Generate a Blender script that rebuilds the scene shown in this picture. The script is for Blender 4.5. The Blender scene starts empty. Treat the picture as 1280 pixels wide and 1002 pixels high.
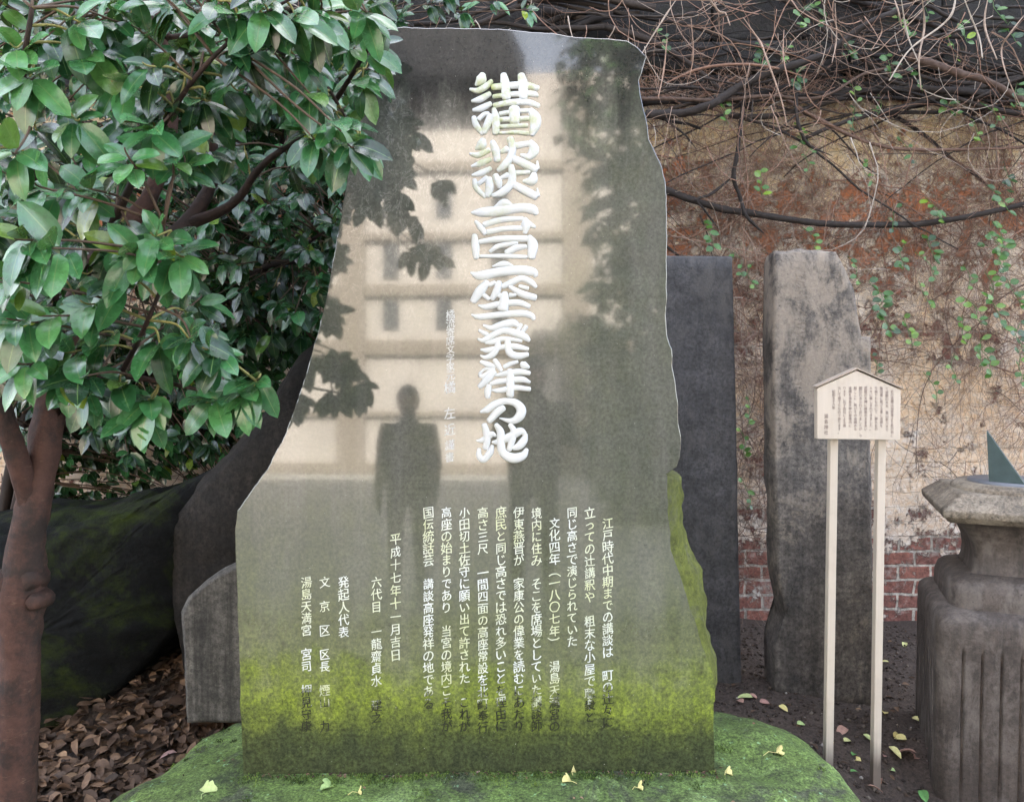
import bpy, bmesh, math, random
from mathutils import Vector, Matrix, noise
R = math.radians
sc = bpy.context.scene
COL = sc.collection
random.seed(7)

# ------------------------------------------------------------------ camera, sky, sun, exposure
PITCH = R(2.1); F = 960.0; EYE = Vector((0, 0, 1.5))
cam = bpy.data.cameras.new('camera'); cam.sensor_width = 36; cam.lens = 36 * F / 1280
cam.clip_start = 0.02; cam.clip_end = 1000
camo = bpy.data.objects.new('camera', cam); COL.objects.link(camo)
camo.location = EYE; camo.rotation_euler = (math.pi / 2 - PITCH, 0, 0)
sc.camera = camo
SUN_EL = R(42); SUN_AZ = R(8)
w = bpy.data.worlds.new('World'); sc.world = w; w.use_nodes = True
nt = w.node_tree; bg = nt.nodes['Background']
sky = nt.nodes.new('ShaderNodeTexSky'); sky.sky_type = 'NISHITA'; sky.sun_disc = False
sky.sun_elevation = SUN_EL; sky.sun_rotation = SUN_AZ
sky.dust_density = 4.0; sky.ozone_density = .4; sky.air_density = .8
# noise cloud added over the blue to whiten, warm and brighten the fill light
bw = nt.nodes.new('ShaderNodeRGBToBW'); nt.links.new(sky.outputs[0], bw.inputs[0])
cl = nt.nodes.new('ShaderNodeMixRGB'); cl.blend_type = 'MULTIPLY'; cl.inputs[0].default_value = 1; cl.inputs[2].default_value = (1.47, 1.42, 1.36, 1)
nt.links.new(bw.outputs[0], cl.inputs[1])
cn = nt.nodes.new('ShaderNodeTexNoise'); cn.inputs['Scale'].default_value = 2.6; cn.inputs['Detail'].default_value = 7
ct = nt.nodes.new('ShaderNodeTexCoord'); nt.links.new(ct.outputs['Generated'], cn.inputs['Vector'])
cr = nt.nodes.new('ShaderNodeValToRGB'); nt.links.new(cn.outputs[0], cr.inputs[0]); cr.color_ramp.elements[0].position = .33; cr.color_ramp.elements[1].position = .52; cr.color_ramp.elements[1].color = (.6, .6, .6, 1)
cm = nt.nodes.new('ShaderNodeMixRGB'); nt.links.new(cr.outputs[0], cm.inputs[0]); nt.links.new(sky.outputs[0], cm.inputs[1]); nt.links.new(cl.outputs[0], cm.inputs[2])
nt.links.new(cm.outputs[0], bg.inputs[0]); bg.inputs[1].default_value = 0.13
sl = bpy.data.lights.new('sun', 'SUN'); sl.energy = 5.0; sl.angle = R(0.5); sl.color = (1, .93, .82)
so = bpy.data.objects.new('sun', sl); COL.objects.link(so)
so.rotation_euler = (-(math.pi / 2 - SUN_EL), 0, -SUN_AZ); so.location = (0, 5, 30)
sc.view_settings.view_transform = 'Standard'; sc.view_settings.look = 'None'
sc.view_settings.exposure = 3.85; sc.view_settings.gamma = 1
sc.cycles.max_bounces = 8; sc.cycles.use_denoising = True

# ------------------------------------------------------------------ helpers
def ray(px, py):
    d = Vector(((px - 640) / F, 1, -(py - 501) / F))
    return Matrix.Rotation(-PITCH, 3, 'X') @ d
def at(px, py, Y):
    d = ray(px, py); return EYE + d * (Y / d.y)
def nz(p, s=1.0, seed=0):
    return noise.noise(Vector(p) * s + Vector((seed * 13.7, seed * 7.1, seed * 3.3)))

class MB:
    def __init__(s): s.v = []; s.f = []; s.t = []; s.m = []; s.r = []
    def add(s, vs, fs, tint=0.5, mi=0, rib=None):
        o = len(s.v); s.v += [tuple(v) for v in vs]
        s.t += tint if isinstance(tint, list) else [tint] * len(vs)
        s.r += rib if rib else [0.] * len(vs)
        s.f += [tuple(i + o for i in f) for f in fs]; s.m += [mi] * len(fs)
    def build(s, name, mats, parent=None, smooth=True):
        me = bpy.data.meshes.new(name)
        off = parent.location if parent is not None and not parent.get('_local') else Vector((0, 0, 0))
        me.from_pydata([(x - off.x, y - off.y, z - off.z) for x, y, z in s.v], [], s.f)
        for m in (mats if isinstance(mats, list) else [mats]): me.materials.append(m)
        me.polygons.foreach_set('material_index', s.m)
        me.polygons.foreach_set('use_smooth', [smooth] * len(s.f))
        a = me.attributes.new('tint', 'FLOAT', 'POINT'); a.data.foreach_set('value', s.t)
        if any(s.r): a = me.attributes.new('rib', 'FLOAT', 'POINT'); a.data.foreach_set('value', s.r)
        me.update()
        o = bpy.data.objects.new(name, me); COL.objects.link(o)
        if parent is not None: o.parent = parent
        return o
def tag(o, label=None, cat=None, group=None, kind=None):
    for k, v in (('label', label), ('category', cat), ('group', group), ('kind', kind)):
        if v: o[k] = v
    return o
def thing(name, label, cat, loc=(0, 0, 0), rot=None, group=None, local=False):
    o = bpy.data.objects.new(name, None); COL.objects.link(o); o.location = loc
    o.empty_display_size = .05
    if rot: o.rotation_euler = rot
    if local: o['_local'] = 1
    return tag(o, label, cat, group)

def spline(pts, n):
    """Catmull-Rom through pts (tuples of any length), n samples per span"""
    P = [tuple(p) for p in pts]; out = []
    if len(P) < 3: 
        a, b = P
        return [tuple(a[k] + (b[k] - a[k]) * i / n for k in range(len(a))) for i in range(n + 1)]
    Q = [tuple(2 * a - b for a, b in zip(P[0], P[1]))] + P + [tuple(2 * a - b for a, b in zip(P[-1], P[-2]))]
    for i in range(1, len(Q) - 2):
        for j in range(n):
            t = j / n; t2 = t * t; t3 = t2 * t
            out.append(tuple(.5 * (2 * q1 + (q2 - q0) * t + (2 * q0 - 5 * q1 + 4 * q2 - q3) * t2 + (3 * q1 - q0 - 3 * q2 + q3) * t3)
                             for q0, q1, q2, q3 in zip(Q[i - 1], Q[i], Q[i + 1], Q[i + 2])))
    out.append(P[-1]); return out

def tube(mb, pts, rads, sides=6, tint=.5, rough=0.0, seed=0, mi=0):
    P = [Vector(p) for p in pts]; n = len(P); vs = []; fs = []
    t0 = (P[1] - P[0]).normalized()
    u = t0.orthogonal().normalized()
    for i in range(n):
        t = (P[min(i + 1, n - 1)] - P[max(i - 1, 0)])
        if t.length < 1e-9: t = t0.copy()
        t.normalize()
        u = (u - t * u.dot(t))
        if u.length < 1e-6: u = t.orthogonal()
        u.normalize(); b = t.cross(u)
        for k in range(sides):
            a = 2 * math.pi * k / sides
            d = u * math.cos(a) + b * math.sin(a)
            r = rads[i]
            if rough: r *= 1 + rough * nz(P[i] + d * r * 2, 14, seed) + rough * .8 * nz(P[i] + d * r, 40, seed + 1)
            vs.append(P[i] + d * r)
    for i in range(n - 1):
        for k in range(sides):
            k2 = (k + 1) % sides
            fs.append((i * sides + k, i * sides + k2, (i + 1) * sides + k2, (i + 1) * sides + k))
    fs.append(tuple(range(sides))[::-1]); fs.append(tuple((n - 1) * sides + k for k in range(sides)))
    mb.add(vs, fs, tint, mi)

def box(mb, x0, x1, y0, y1, z0, z1, bev=0.0, tint=.5, M=None):
    bm = bmesh.new(); bmesh.ops.create_cube(bm, size=1)
    for v in bm.verts:
        v.co = Vector(((x0 + x1) / 2 + v.co.x * (x1 - x0), (y0 + y1) / 2 + v.co.y * (y1 - y0), (z0 + z1) / 2 + v.co.z * (z1 - z0)))
    if bev: bmesh.ops.bevel(bm, geom=bm.edges[:], offset=bev, segments=2, affect='EDGES', profile=.6)
    bm.verts.index_update()
    vs = [(M @ v.co if M else v.co.copy()) for v in bm.verts]
    mb.add(vs, [[v.index for v in f.verts] for f in bm.faces], tint); bm.free()

def resample(poly, step):
    out = []
    for i in range(len(poly)):
        a = Vector(poly[i]); b = Vector(poly[(i + 1) % len(poly)])
        n = max(1, int((b - a).length / step))
        for j in range(n): out.append(a + (b - a) * j / n)
    return out

def leaf(mb, base, d, up, L, W, curl=.25, fold=.18, tint=.5, nl=6, droop=.0, tipw=.5):
    d = Vector(d).normalized(); s = d.cross(Vector(up))
    if s.length < 1e-4: s = d.orthogonal()
    s.normalize(); nn = s.cross(d).normalized()
    vs = []; fs = []
    pt = L * .1                                     # petiole
    for i in range(nl + 1):
        t = i / nl
        w_ = W * .5 * (max(0, 1 - (2 * t ** .93 - 1) ** 2) ** .58) * (1 if t < .8 else 1 - .9 * (t - .8)) if 0 < t < 1 else W * .012
        c = base + d * (pt + L * t) - nn * (curl * L * t * t) + Vector((0, 0, -droop * L * t * t))
        rw = math.sin(t * 9 + tint * 40) * W * .03
        e = nn * (fold * w_ + rw * .5)
        vs += [c - s * w_ + e, c - s * w_ * .5 + e * .42, c, c + s * w_ * .5 + nn * (fold * w_ - rw * .5) * .42, c + s * w_ + nn * (fold * w_ - rw * .5)]
    for i in range(nl):
        for k in range(4):
            a = i * 5 + k; fs.append((a, a + 1, a + 6, a + 5))
    mb.add(vs, fs, tint, 0, [0., 0., 1., 0., 0.] * (nl + 1))

# ------------------------------------------------------------------ materials
def newmat(name):
    m = bpy.data.materials.new(name); m.use_nodes = True
    t = m.node_tree; b = t.nodes['Principled BSDF']
    return m, t, b
class G:
    """tiny node-graph helper"""
    def __init__(s, t): s.t = t
    def n(s, ty, **kw):
        nd = s.t.nodes.new('ShaderNode' + ty)
        for k, v in kw.items():
            if k.startswith('i_'):
                key = k[2:]; key = int(key) if key.isdigit() else key
                if hasattr(v, 'links'): s.t.links.new(v, nd.inputs[key])
                else: nd.inputs[key].default_value = v
            else: setattr(nd, k, v)
        return nd
    def link(s, a, b): s.t.links.new(a, b)
    def coord(s, kind='Object'): return s.n('TexCoord').outputs[kind]
    def noise(s, vec, scale, detail=6, rough=.6, dist=0, out=0):
        nd = s.n('TexNoise'); s.link(vec, nd.inputs['Vector'])
        nd.inputs['Scale'].default_value = scale; nd.inputs['Detail'].default_value = detail
        nd.inputs['Roughness'].default_value = rough; nd.inputs['Distortion'].default_value = dist
        return nd.outputs[out]
    def ramp(s, v, stops, interp='LINEAR'):
        nd = s.n('ValToRGB'); s.link(v, nd.inputs[0]); cr = nd.color_ramp; cr.interpolation = interp
        while len(cr.elements) < len(stops): cr.elements.new(.5)
        for e, (p, c) in zip(cr.elements, stops):
            e.position = p; e.color = (c, c, c, 1) if not hasattr(c, '__len__') else (*c, 1)
        return nd.outputs[0]
    def mix(s, f, a, b, mode='MIX'):
        nd = s.n('MixRGB', blend_type=mode)
        for i, x in enumerate((f, a, b)):
            if hasattr(x, 'links'): s.link(x, nd.inputs[i])
            elif i == 0: nd.inputs[0].default_value = x
            else: nd.inputs[i].default_value = (*x, 1) if hasattr(x, '__len__') else (x, x, x, 1)
        return nd.outputs[0]
    def math(s, op, a, b=None, c=None, clamp=False):
        nd = s.n('Math', operation=op, use_clamp=clamp)
        for i, x in enumerate((a, b, c)):
            if x is None: continue
            if hasattr(x, 'links'): s.link(x, nd.inputs[i])
            else: nd.inputs[i].default_value = x
        return nd.outputs[0]
    def mapr(s, v, a, b, c=0., d=1.):
        nd = s.n('MapRange'); s.link(v, nd.inputs[0])
        for i, x in enumerate((a, b, c, d)): nd.inputs[i + 1].default_value = x
        return nd.outputs[0]
    def sep(s, v):
        nd = s.n('SeparateXYZ'); s.link(v, nd.inputs[0]); return nd.outputs
    def scalev(s, v, x, y, z):
        nd = s.n('Mapping'); s.link(v, nd.inputs[0]); nd.inputs['Scale'].default_value = (x, y, z); return nd.outputs[0]
    def bump(s, h, strength, dist, prev=None):
        nd = s.n('Bump'); s.link(h, nd.inputs['Height'])
        nd.inputs['Strength'].default_value = strength; nd.inputs['Distance'].default_value = dist
        if prev: s.link(prev, nd.inputs['Normal'])
        return nd.outputs[0]
    def attr(s, name='tint'): return s.n('Attribute', attribute_name=name).outputs['Fac']

def stone_mat(name, c1, c2, moss=None, moss_amt=.5, rough=.75, scale=3., bump=.5, streak=0, spec=.5, pale=None, pits=True, con=1., palez=None):
    m, t, b = newmat(name); g = G(t); co = g.coord('Object')
    a = g.noise(co, scale, 10, .7, .5); c = g.mix(g.ramp(a, [(.36, 0.), (.64, 1.)]), c1, c2)
    mid = g.noise(co, scale * 5, 10, .75); fine = g.noise(co, scale * 28, 8, .8)
    c = g.mix(.75 * con, c, g.ramp(mid, [(.34, .18), (.5, .48), (.66, .85)]), 'OVERLAY')
    c = g.mix(.8 * con, c, g.ramp(fine, [(.36, .12), (.5, .5), (.66, .92)]), 'OVERLAY')
    if streak:
        st = g.noise(g.scalev(co, 14, 14, .9), 1.6, 7, .7)
        c = g.mix(streak, c, g.ramp(st, [(.38, .1), (.62, .85)]), 'OVERLAY')
    if pale:
        pm = g.ramp(g.math('ADD', g.math('MULTIPLY', g.noise(g.scalev(co, 1.4, 1.4, .8), scale * 1.5, 10, .75, .6), .75), g.math('ADD', g.math('MULTIPLY', mid, .25), g.mapr(g.sep(co)[2], palez[0], palez[1], palez[2], palez[3]) if palez else 0.)), [(.50, 0.), (.58, 1.)])
        c = g.mix(g.math('MULTIPLY', pm, .75), c, g.mix(fine, tuple(x * .7 for x in pale), tuple(x * 1.25 for x in pale)))
    if pits:
        c = g.mix(g.ramp(g.noise(co, scale * 20, 3, .6), [(.27, .75), (.33, 0.)]), c, tuple(x * .35 for x in c1))
    if moss:
        mm = g.ramp(g.math('ADD', g.math('MULTIPLY', g.noise(co, scale * 1.3, 10, .75, .6), .7), g.math('MULTIPLY', mid, .3)), [(.60 - moss_amt * .3, 0.), (.72 - moss_amt * .3, 1.)])
        mcol = g.mix(g.ramp(g.noise(co, scale * 11, 8, .75), [(.3, 0.), (.7, 1.)]), tuple(x * .4 for x in moss), tuple(min(1, x * 1.6) for x in moss))
        c = g.mix(mm, c, mcol)
    g.link(c, b.inputs['Base Color'])
    g.link(g.mapr(mid, .3, .7, rough - .15, rough + .12), b.inputs['Roughness'])
    b.inputs['Specular IOR Level'].default_value = spec
    nrm = g.bump(g.noise(co, scale * 3, 12, .72), bump, .03)
    g.link(g.bump(fine, bump * .7, .006, nrm), b.inputs['Normal'])
    return m

def plain_mat(name, col, rough=.6, var=.25, scale=8., bump=.1, spec=.5, metal=0):
    m, t, b = newmat(name); g = G(t); co = g.coord('Object')
    nn = g.noise(co, scale, 7, .65)
    c = g.mix(nn, tuple(x * (1 - var) for x in col), tuple(min(1, x * (1 + var)) for x in col))
    g.link(c, b.inputs['Base Color']); b.inputs['Roughness'].default_value = rough
    b.inputs['Specular IOR Level'].default_value = spec; b.inputs['Metallic'].default_value = metal
    if bump: g.link(g.bump(g.noise(co, scale * 6, 6, .7), bump, .01), b.inputs['Normal'])
    return m

def leaf_mat(name, stops, rough=.28, spec=.5, trans=.12):
    m, t, b = newmat(name); g = G(t); co = g.coord('Object')
    c = g.ramp(g.attr(), stops)
    c = g.mix(.5, c, g.ramp(g.noise(co, 45, 7, .75), [(.35, .22), (.65, .8)]), 'OVERLAY')
    c = g.mix(g.ramp(g.noise(co, 21, 5, .7), [(.66, 0.), (.72, .55)]), c, (.20, .19, .05))
    c = g.mix(g.ramp(g.attr('rib'), [(.86, 0.), (.97, .7)]), c, (.16, .26, .09))
    g.link(c, b.inputs['Base Color'])
    g.link(g.mapr(g.noise(co, 25, 3), .3, .7, rough - .08, rough + .14), b.inputs['Roughness'])
    b.inputs['Specular IOR Level'].default_value = spec
    g.link(g.bump(g.noise(co, 140, 4), .12, .004), b.inputs['Normal'])
    b.inputs['Coat Weight'].default_value = .35; b.inputs['Coat Roughness'].default_value = .18
    tr = g.n('BsdfTranslucent'); g.link(g.mix(.5, c, (.25, .4, .05)), tr.inputs[0])
    mx = g.n('MixShader'); mx.inputs[0].default_value = trans
    g.link(b.outputs[0], mx.inputs[1]); g.link(tr.outputs[0], mx.inputs[2])
    g.link(mx.outputs[0], t.nodes['Material Output'].inputs[0])
    return m

def tint_mat(name, stops, rough=.8, bump=.4, scale=40, spec=.3):
    m, t, b = newmat(name); g = G(t); co = g.coord('Object')
    c = g.ramp(g.attr(), stops)
    nn = g.noise(co, scale, 7, .7)
    c = g.mix(.6, c, g.ramp(nn, [(.3, .25), (.7, .8)]), 'OVERLAY')
    g.link(c, b.inputs['Base Color']); b.inputs['Roughness'].default_value = rough
    b.inputs['Specular IOR Level'].default_value = spec
    g.link(g.bump(nn, bump, .006), b.inputs['Normal'])
    return m

# ------------------------------------------------------------------ ground
def ground_z(x, y):
    def s(a, b, v): 
        t = min(1, max(0, (v - a) / (b - a))); return t * t * (3 - 2 * t)
    z = .24 * s(-.75, -1.35, x) * s(2.75, 3.5, y) * (1 - s(3.9, 4.4, y) * .3)
    z += .05 * s(1.6, 1.1, x) * s(2.5, 3.0, y) * s(.2, .9, x)
    z += -.10 * s(1.1, 1.38, x) * s(3.12, 2.78, y)
    k = s(-1.2, .6, y) * s(5, 4, y) * s(5, 4, abs(x))
    z += k * (.022 * nz((x, y, 0), 3.1) + .012 * nz((x, y, 0), 9, 2) + .007 * nz((x, y, 0), 24, 3))
    return z
def lin(a, b, n): return [a + (b - a) * i / n for i in range(n)]
gx = [-300, -120, -50, -20, -8] + lin(-4.2, 4.2, 190) + [4.2, 8, 20, 50, 120, 300]
gy = [-300, -120, -50, -20, -8, -4, -2, -1] + lin(.5, 4.9, 130) + [4.9, 6, 9, 20, 50, 120, 300]
mb = MB(); nx = len(gx)
mb.add([(x, y, ground_z(x, y)) for y in gy for x in gx],
       [(j * nx + i, j * nx + i + 1, (j + 1) * nx + i + 1, (j + 1) * nx + i) for j in range(len(gy) - 1) for i in range(nx - 1)])
m_soil, t, b = newmat('soil'); g = G(t); co = g.coord('Object')
c = g.mix(g.noise(co, 4, 8, .7), (.035, .025, .019), (.105, .077, .060))
c = g.mix(.7, c, g.ramp(g.noise(co, 70, 6, .75), [(.36, .1), (.64, .92)]), 'OVERLAY')
c = g.mix(g.ramp(g.noise(co, 110, 3, .6), [(.7, 0.), (.74, 1.)]), c, (.22, .2, .17))
g.link(c, b.inputs['Base Color']); b.inputs['Roughness'].default_value = .85
g.link(g.bump(g.noise(co, 45, 10, .75), .9, .03), b.inputs['Normal'])
tag(mb.build('ground', m_soil), kind='structure')
# paved court of the shrine behind the viewer
mb = MB(); mb.add([(-9, -11.2, .012), (9, -11.2, .012), (9, .2, .03), (-9, .2, .03)], [(0, 1, 2, 3)])
m_pave, t, b = newmat('paving'); g = G(t); co = g.coord('Object')
br = g.n('TexBrick'); g.link(co, br.inputs['Vector']); br.inputs['Scale'].default_value = 1.4
br.inputs['Color1'].default_value = (.3, .29, .27, 1); br.inputs['Color2'].default_value = (.24, .235, .22, 1); br.inputs['Mortar'].default_value = (.1, .1, .09, 1)
br.inputs['Mortar Size'].default_value = .012
g.link(g.mix(.5, br.outputs[0], g.noise(co, 9, 8, .7), 'OVERLAY'), b.inputs['Base Color']); b.inputs['Roughness'].default_value = .7
tag(mb.build('paving', m_pave), kind='structure')

# ------------------------------------------------------------------ brick wall
m_wall, t, b = newmat('worn_plaster_brick'); g = G(t); co = g.coord('Object')
sx, sy, sz = g.sep(co)
cb = g.n('CombineXYZ'); g.link(sx, cb.inputs[0]); g.link(sz, cb.inputs[1])
wv = g.n('VectorMath', operation='ADD'); g.link(cb.outputs[0], wv.inputs[0])
nv = g.n('TexNoise'); g.link(co, nv.inputs['Vector']); nv.inputs['Scale'].default_value = 7
sc1 = g.n('VectorMath', operation='SCALE'); g.link(nv.outputs['Color'], sc1.inputs[0]); sc1.inputs['Scale'].default_value = .03
g.link(sc1.outputs[0], wv.inputs[1])
br = g.n('TexBrick'); g.link(wv.outputs[0], br.inputs['Vector']); br.inputs['Scale'].default_value = 1.0
br.inputs['Brick Width'].default_value = .205; br.inputs['Row Height'].default_value = .088
br.inputs['Mortar Size'].default_value = .009; br.inputs['Mortar Smooth'].default_value = .25; br.inputs['Bias'].default_value = -.1
br.inputs['Color1'].default_value = (.25, .10, .072, 1); br.inputs['Color2'].default_value = (.15, .06, .048, 1)
br.inputs['Mortar'].default_value = (.42, .37, .31, 1)
bc = g.mix(.85, br.outputs[0], g.ramp(g.noise(co, 22, 10, .8), [(.36, .12), (.64, .9)]), 'OVERLAY')
bc = g.mix(g.ramp(g.noise(co, 8, 10, .8), [(.52, 0.), (.66, .75)]), bc, (.46, .41, .36))
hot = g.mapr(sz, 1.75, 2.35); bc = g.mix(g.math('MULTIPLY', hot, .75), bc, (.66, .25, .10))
n1 = g.noise(co, 1.9, 10, .75, .5); n2 = g.noise(co, 6.5, 10, .78)
zr = g.ramp(g.math('MULTIPLY', sz, .25), [(.0, .525), (.085, .505), (.13, .45), (.19, .39), (.33, .375), (.42, .42), (.64, .435), (.72, .385), (1, .36)])
val = g.math('ADD', g.math('MULTIPLY', n1, .38), g.math('MULTIPLY', n2, .62))
pm = g.ramp(g.math('ADD', g.math('SUBTRACT', val, zr), .3), [(.345, 0.), (.375, 1.)])
pc = g.ramp(g.math('ADD', g.math('MULTIPLY', sz, .3), g.math('MULTIPLY', n2, .25)), [(.15, (.64, .55, .49)), (.42, (.84, .65, .46)), (.65, (.86, .66, .45)), (.8, (.88, .76, .60)), (1, (.84, .67, .40))])  # plaster paler and warmer higher up, missing sunlight put into the colour
pc = g.mix(g.ramp(g.noise(co, 3.3, 9, .75, .8), [(.45, 0.), (.7, 1.)]), pc, (.78, .72, .65))
pc = g.mix(g.ramp(g.noise(co, 9, 9, .75, .4), [(.56, 0.), (.68, .65)]), pc, (.30, .26, .23))
pc = g.mix(.7, pc, g.ramp(g.noise(co, 30, 9, .8), [(.35, .2), (.5, .5), (.66, .8)]), 'OVERLAY')
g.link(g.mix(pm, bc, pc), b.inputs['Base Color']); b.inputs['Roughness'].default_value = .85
hh = g.math('ADD', g.math('MULTIPLY', pm, .6), g.math('MULTIPLY', g.math('SUBTRACT', 1., br.outputs['Fac']), .5))
hh = g.math('ADD', hh, g.math('MULTIPLY', g.noise(co, 18, 8, .7), .7))
g.link(g.bump(hh, 1., .03), b.inputs['Normal'])
WALL_Y = 4.6
wall = thing('brick_wall', 'old brick wall with worn peeling pinkish plaster behind the stone slabs', 'wall', (0.5, WALL_Y, 0))
mb = MB(); NX, NZ = 300, 130
vs = []
for j in range(NZ + 1):
    for i in range(NX + 1):
        x = -6 + 13 * i / NX; z = -.3 + 4.3 * j / NZ
        vs.append((x, WALL_Y + .03 * nz((x, 0, z), 1.2) + (.012 + .014 * min(1, max(0, z - 1.2))) * nz((x, 0, z * 1.3), 5, 4) + .008 * min(1, max(0, z - 1)) * nz((x, 0, z * 1.4), 12, 5), z))
n0 = len(vs)
fs = [(j * (NX + 1) + i, j * (NX + 1) + i + 1, (j + 1) * (NX + 1) + i + 1, (j + 1) * (NX + 1) + i) for j in range(NZ) for i in range(NX)]
vs += [(-6, WALL_Y + .4, -.3), (7, WALL_Y + .4, -.3), (7, WALL_Y + .4, 4), (-6, WALL_Y + .4, 4)]
fs += [(n0 + 1, n0, n0 + 3, n0 + 2)]
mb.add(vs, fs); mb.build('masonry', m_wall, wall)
m_cope = stone_mat('dark_coping', (.010, .010, .011), (.030, .028, .027), moss=(.015, .02, .01), moss_amt=.3, rough=.85, bump=.9)
mb = MB()
for k, (z0, z1, y0) in enumerate(((3.10, 3.24, 4.53), (3.245, 3.42, 4.49), (3.425, 3.8, 4.52))):
    xx = -6.0
    while xx < 7:
        wd = random.uniform(.5, .9)
        box(mb, xx, xx + wd - .012, y0 + random.uniform(-.02, .02), WALL_Y + .08, z0 + random.uniform(-.008, .003), z1 - random.uniform(0, .012), .02)
        xx += wd
mb.build('coping', m_cope, wall)

# ------------------------------------------------------------------ unseen block added beyond the wall to cast the shade
m_conc = plain_mat('concrete', (.34, .33, .31), .85, .12, 1.5, .2)
m_glass = plain_mat('dark_glass', (.03, .035, .045), .08, .1, 2, 0)
blk = thing('shade_block', 'tall grey concrete block added out of view beyond the brick wall to keep off the sun', 'building', (0, 8, 0))
mb = MB(); box(mb, -16, 16, 6.0, 14, 0, 14.6); mb.build('wall', m_conc, blk, False)
for fz in (5.2, 8.2, 11.2):
    for fx in range(-14, 15, 4):
        mb = MB(); box(mb, fx - .9, fx + .9, 5.94, 6.02, fz, fz + 1.4); mb.build('window', m_glass, blk, False)

# ------------------------------------------------------------------ the great inscribed stone
dF = ray(662, 489).normalized()
P0 = at(640, 967, 2.42)
AX = dF.cross(Vector((0, 0, 1))).normalized(); AZ = AX.cross(dF).normalized()
MF = Matrix((AX, dF, AZ)).transposed()
def L(px, py, dep=0.0):
    d = ray(px, py); k = (P0 + dF * dep - EYE).dot(dF) / d.dot(dF)
    q = MF.transposed() @ (EYE + d * k - P0); return (q.x, q.z)
def Wd(u, v, dep=0.): return P0 + MF @ Vector((u, dep, v))
stele = thing('inscribed_monument', 'tall grey memorial stone with thick white title characters and columns of white writing', 'stone monument', P0, MF.to_euler(), local=True)
front = [(455, 66), (462, 44), (480, 36), (505, 34), (560, 35), (627, 36), (690, 42), (745, 48), (784, 50), (798, 60), (808, 71), (804, 86), (799, 101), (801, 118),
         (808, 148), (812, 175), (824, 200), (832, 225), (834, 260), (834, 330), (833, 397), (834, 418), (840, 436), (841, 460), (845, 480), (847, 497), (848, 524), (852, 546), (850, 572), (846, 583), (832, 593)]
low = [((832, 594), (853, 596)), ((833, 633), (850, 632)), ((837, 687), (857, 672)), ((847, 718), (872, 702)), ((855, 742), (880, 728)), ((866, 772), (883, 756)), ((876, 804), (882, 778)), ((888, 838), (889, 806)), ((892, 862), (897, 836))]
tail = [(892, 880), (893, 930), (894, 982), (600, 992), (305, 990), (302, 930), (300, 880), (298, 800), (296, 740), (294, 700), (293, 660), (297, 638), (312, 616), (333, 586), (354, 548), (369, 508),
        (381, 470), (396, 420), (408, 370), (419, 310), (431, 240), (441, 190), (451, 130), (453, 96)]
pairs = [(L(*p), L(*p)) for p in front] + [(L(*a), L(b_[0], b_[1], .1)) for a, b_ in low] + [(L(*p), L(*p)) for p in tail]
ring = []
for i in range(len(pairs)):
    a, b_ = pairs[i], pairs[(i + 1) % len(pairs)]
    n = max(1, int((Vector(b_[0]) - Vector(a[0])).length / .012))
    for j in range(n):
        k = j / n
        ring.append((Vector(a[0]).lerp(Vector(b_[0]), k), Vector(a[1]).lerp(Vector(b_[1]), k), ))
def inward(i, q):
    a = ring[i - 1][0]; b_ = ring[(i + 1) % len(ring)][0]; d = (b_ - a).normalized()
    return Vector((d.y, -d.x)) if True else None
NR = len(ring); layers = []
area = sum(ring[i - 1][0].x * ring[i][0].y - ring[i][0].x * ring[i - 1][0].y for i in range(NR))
sg = 1 if area < 0 else -1
for (dep, kk, ins, amp) in ((0, 0, .003, .0015), (.0015, 0, .001, .002), (.005, 0, 0., .003), (.035, .45, .006, .008), (.1, 1, .012, .012), (.18, 1, .024, .014), (.26, 1, .045, .012)):
    row = []
    for i, (a, b_) in enumerate(ring):
        p = a.lerp(b_, kk); nn_ = inward(i, p) * sg
        wv_ = amp * (nz((p.x, dep * 2, p.y), 9) + .8 * nz((p.x, dep * 2, p.y), 26, 3))
        if dep <= .008: wv_ = .0035 * nz((p.x, 0, p.y), 16) + .002 * nz((p.x, 0, p.y), 50, 2)
        p = p + nn_ * ((ins if (a - b_).length < .004 else -.004) + wv_)
        row.append((p.x, dep + (amp * .6 * nz((p.x, 1, p.y), 20, 5) if dep > .03 else 0), p.y))
    layers.append(row)
from mathutils.geometry import tessellate_polygon
mb = MB()
allv = [p for r_ in layers for p in r_]; fs = []; fs_rim = []
for l in range(len(layers) - 1):
    for i in range(NR):
        j = (i + 1) % NR
        q = (l * NR + i, (l + 1) * NR + i, (l + 1) * NR + j, l * NR + j)
        (fs if l > 0 else fs_rim).append(q if sg > 0 else q[::-1])
tri = tessellate_polygon([[Vector((p[0], p[2], 0)) for p in layers[0]]])
mb.add(allv, fs, .5, 1); mb.add(allv, fs_rim, .5, 0)
def orient(tr, V, want):
    a, b_, c_ = (Vector(V[i]) for i in tr)
    return tr if (b_ - a).cross(c_ - a).dot(want) > 0 else tr[::-1]
mb.add(layers[0], [orient(tr, layers[0], Vector((0, -1, 0))) for tr in tri], .5, 0)
mb.add(layers[-1], [orient(tr, layers[-1], Vector((0, 1, 0))) for tr in tri], .5, 1)

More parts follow.
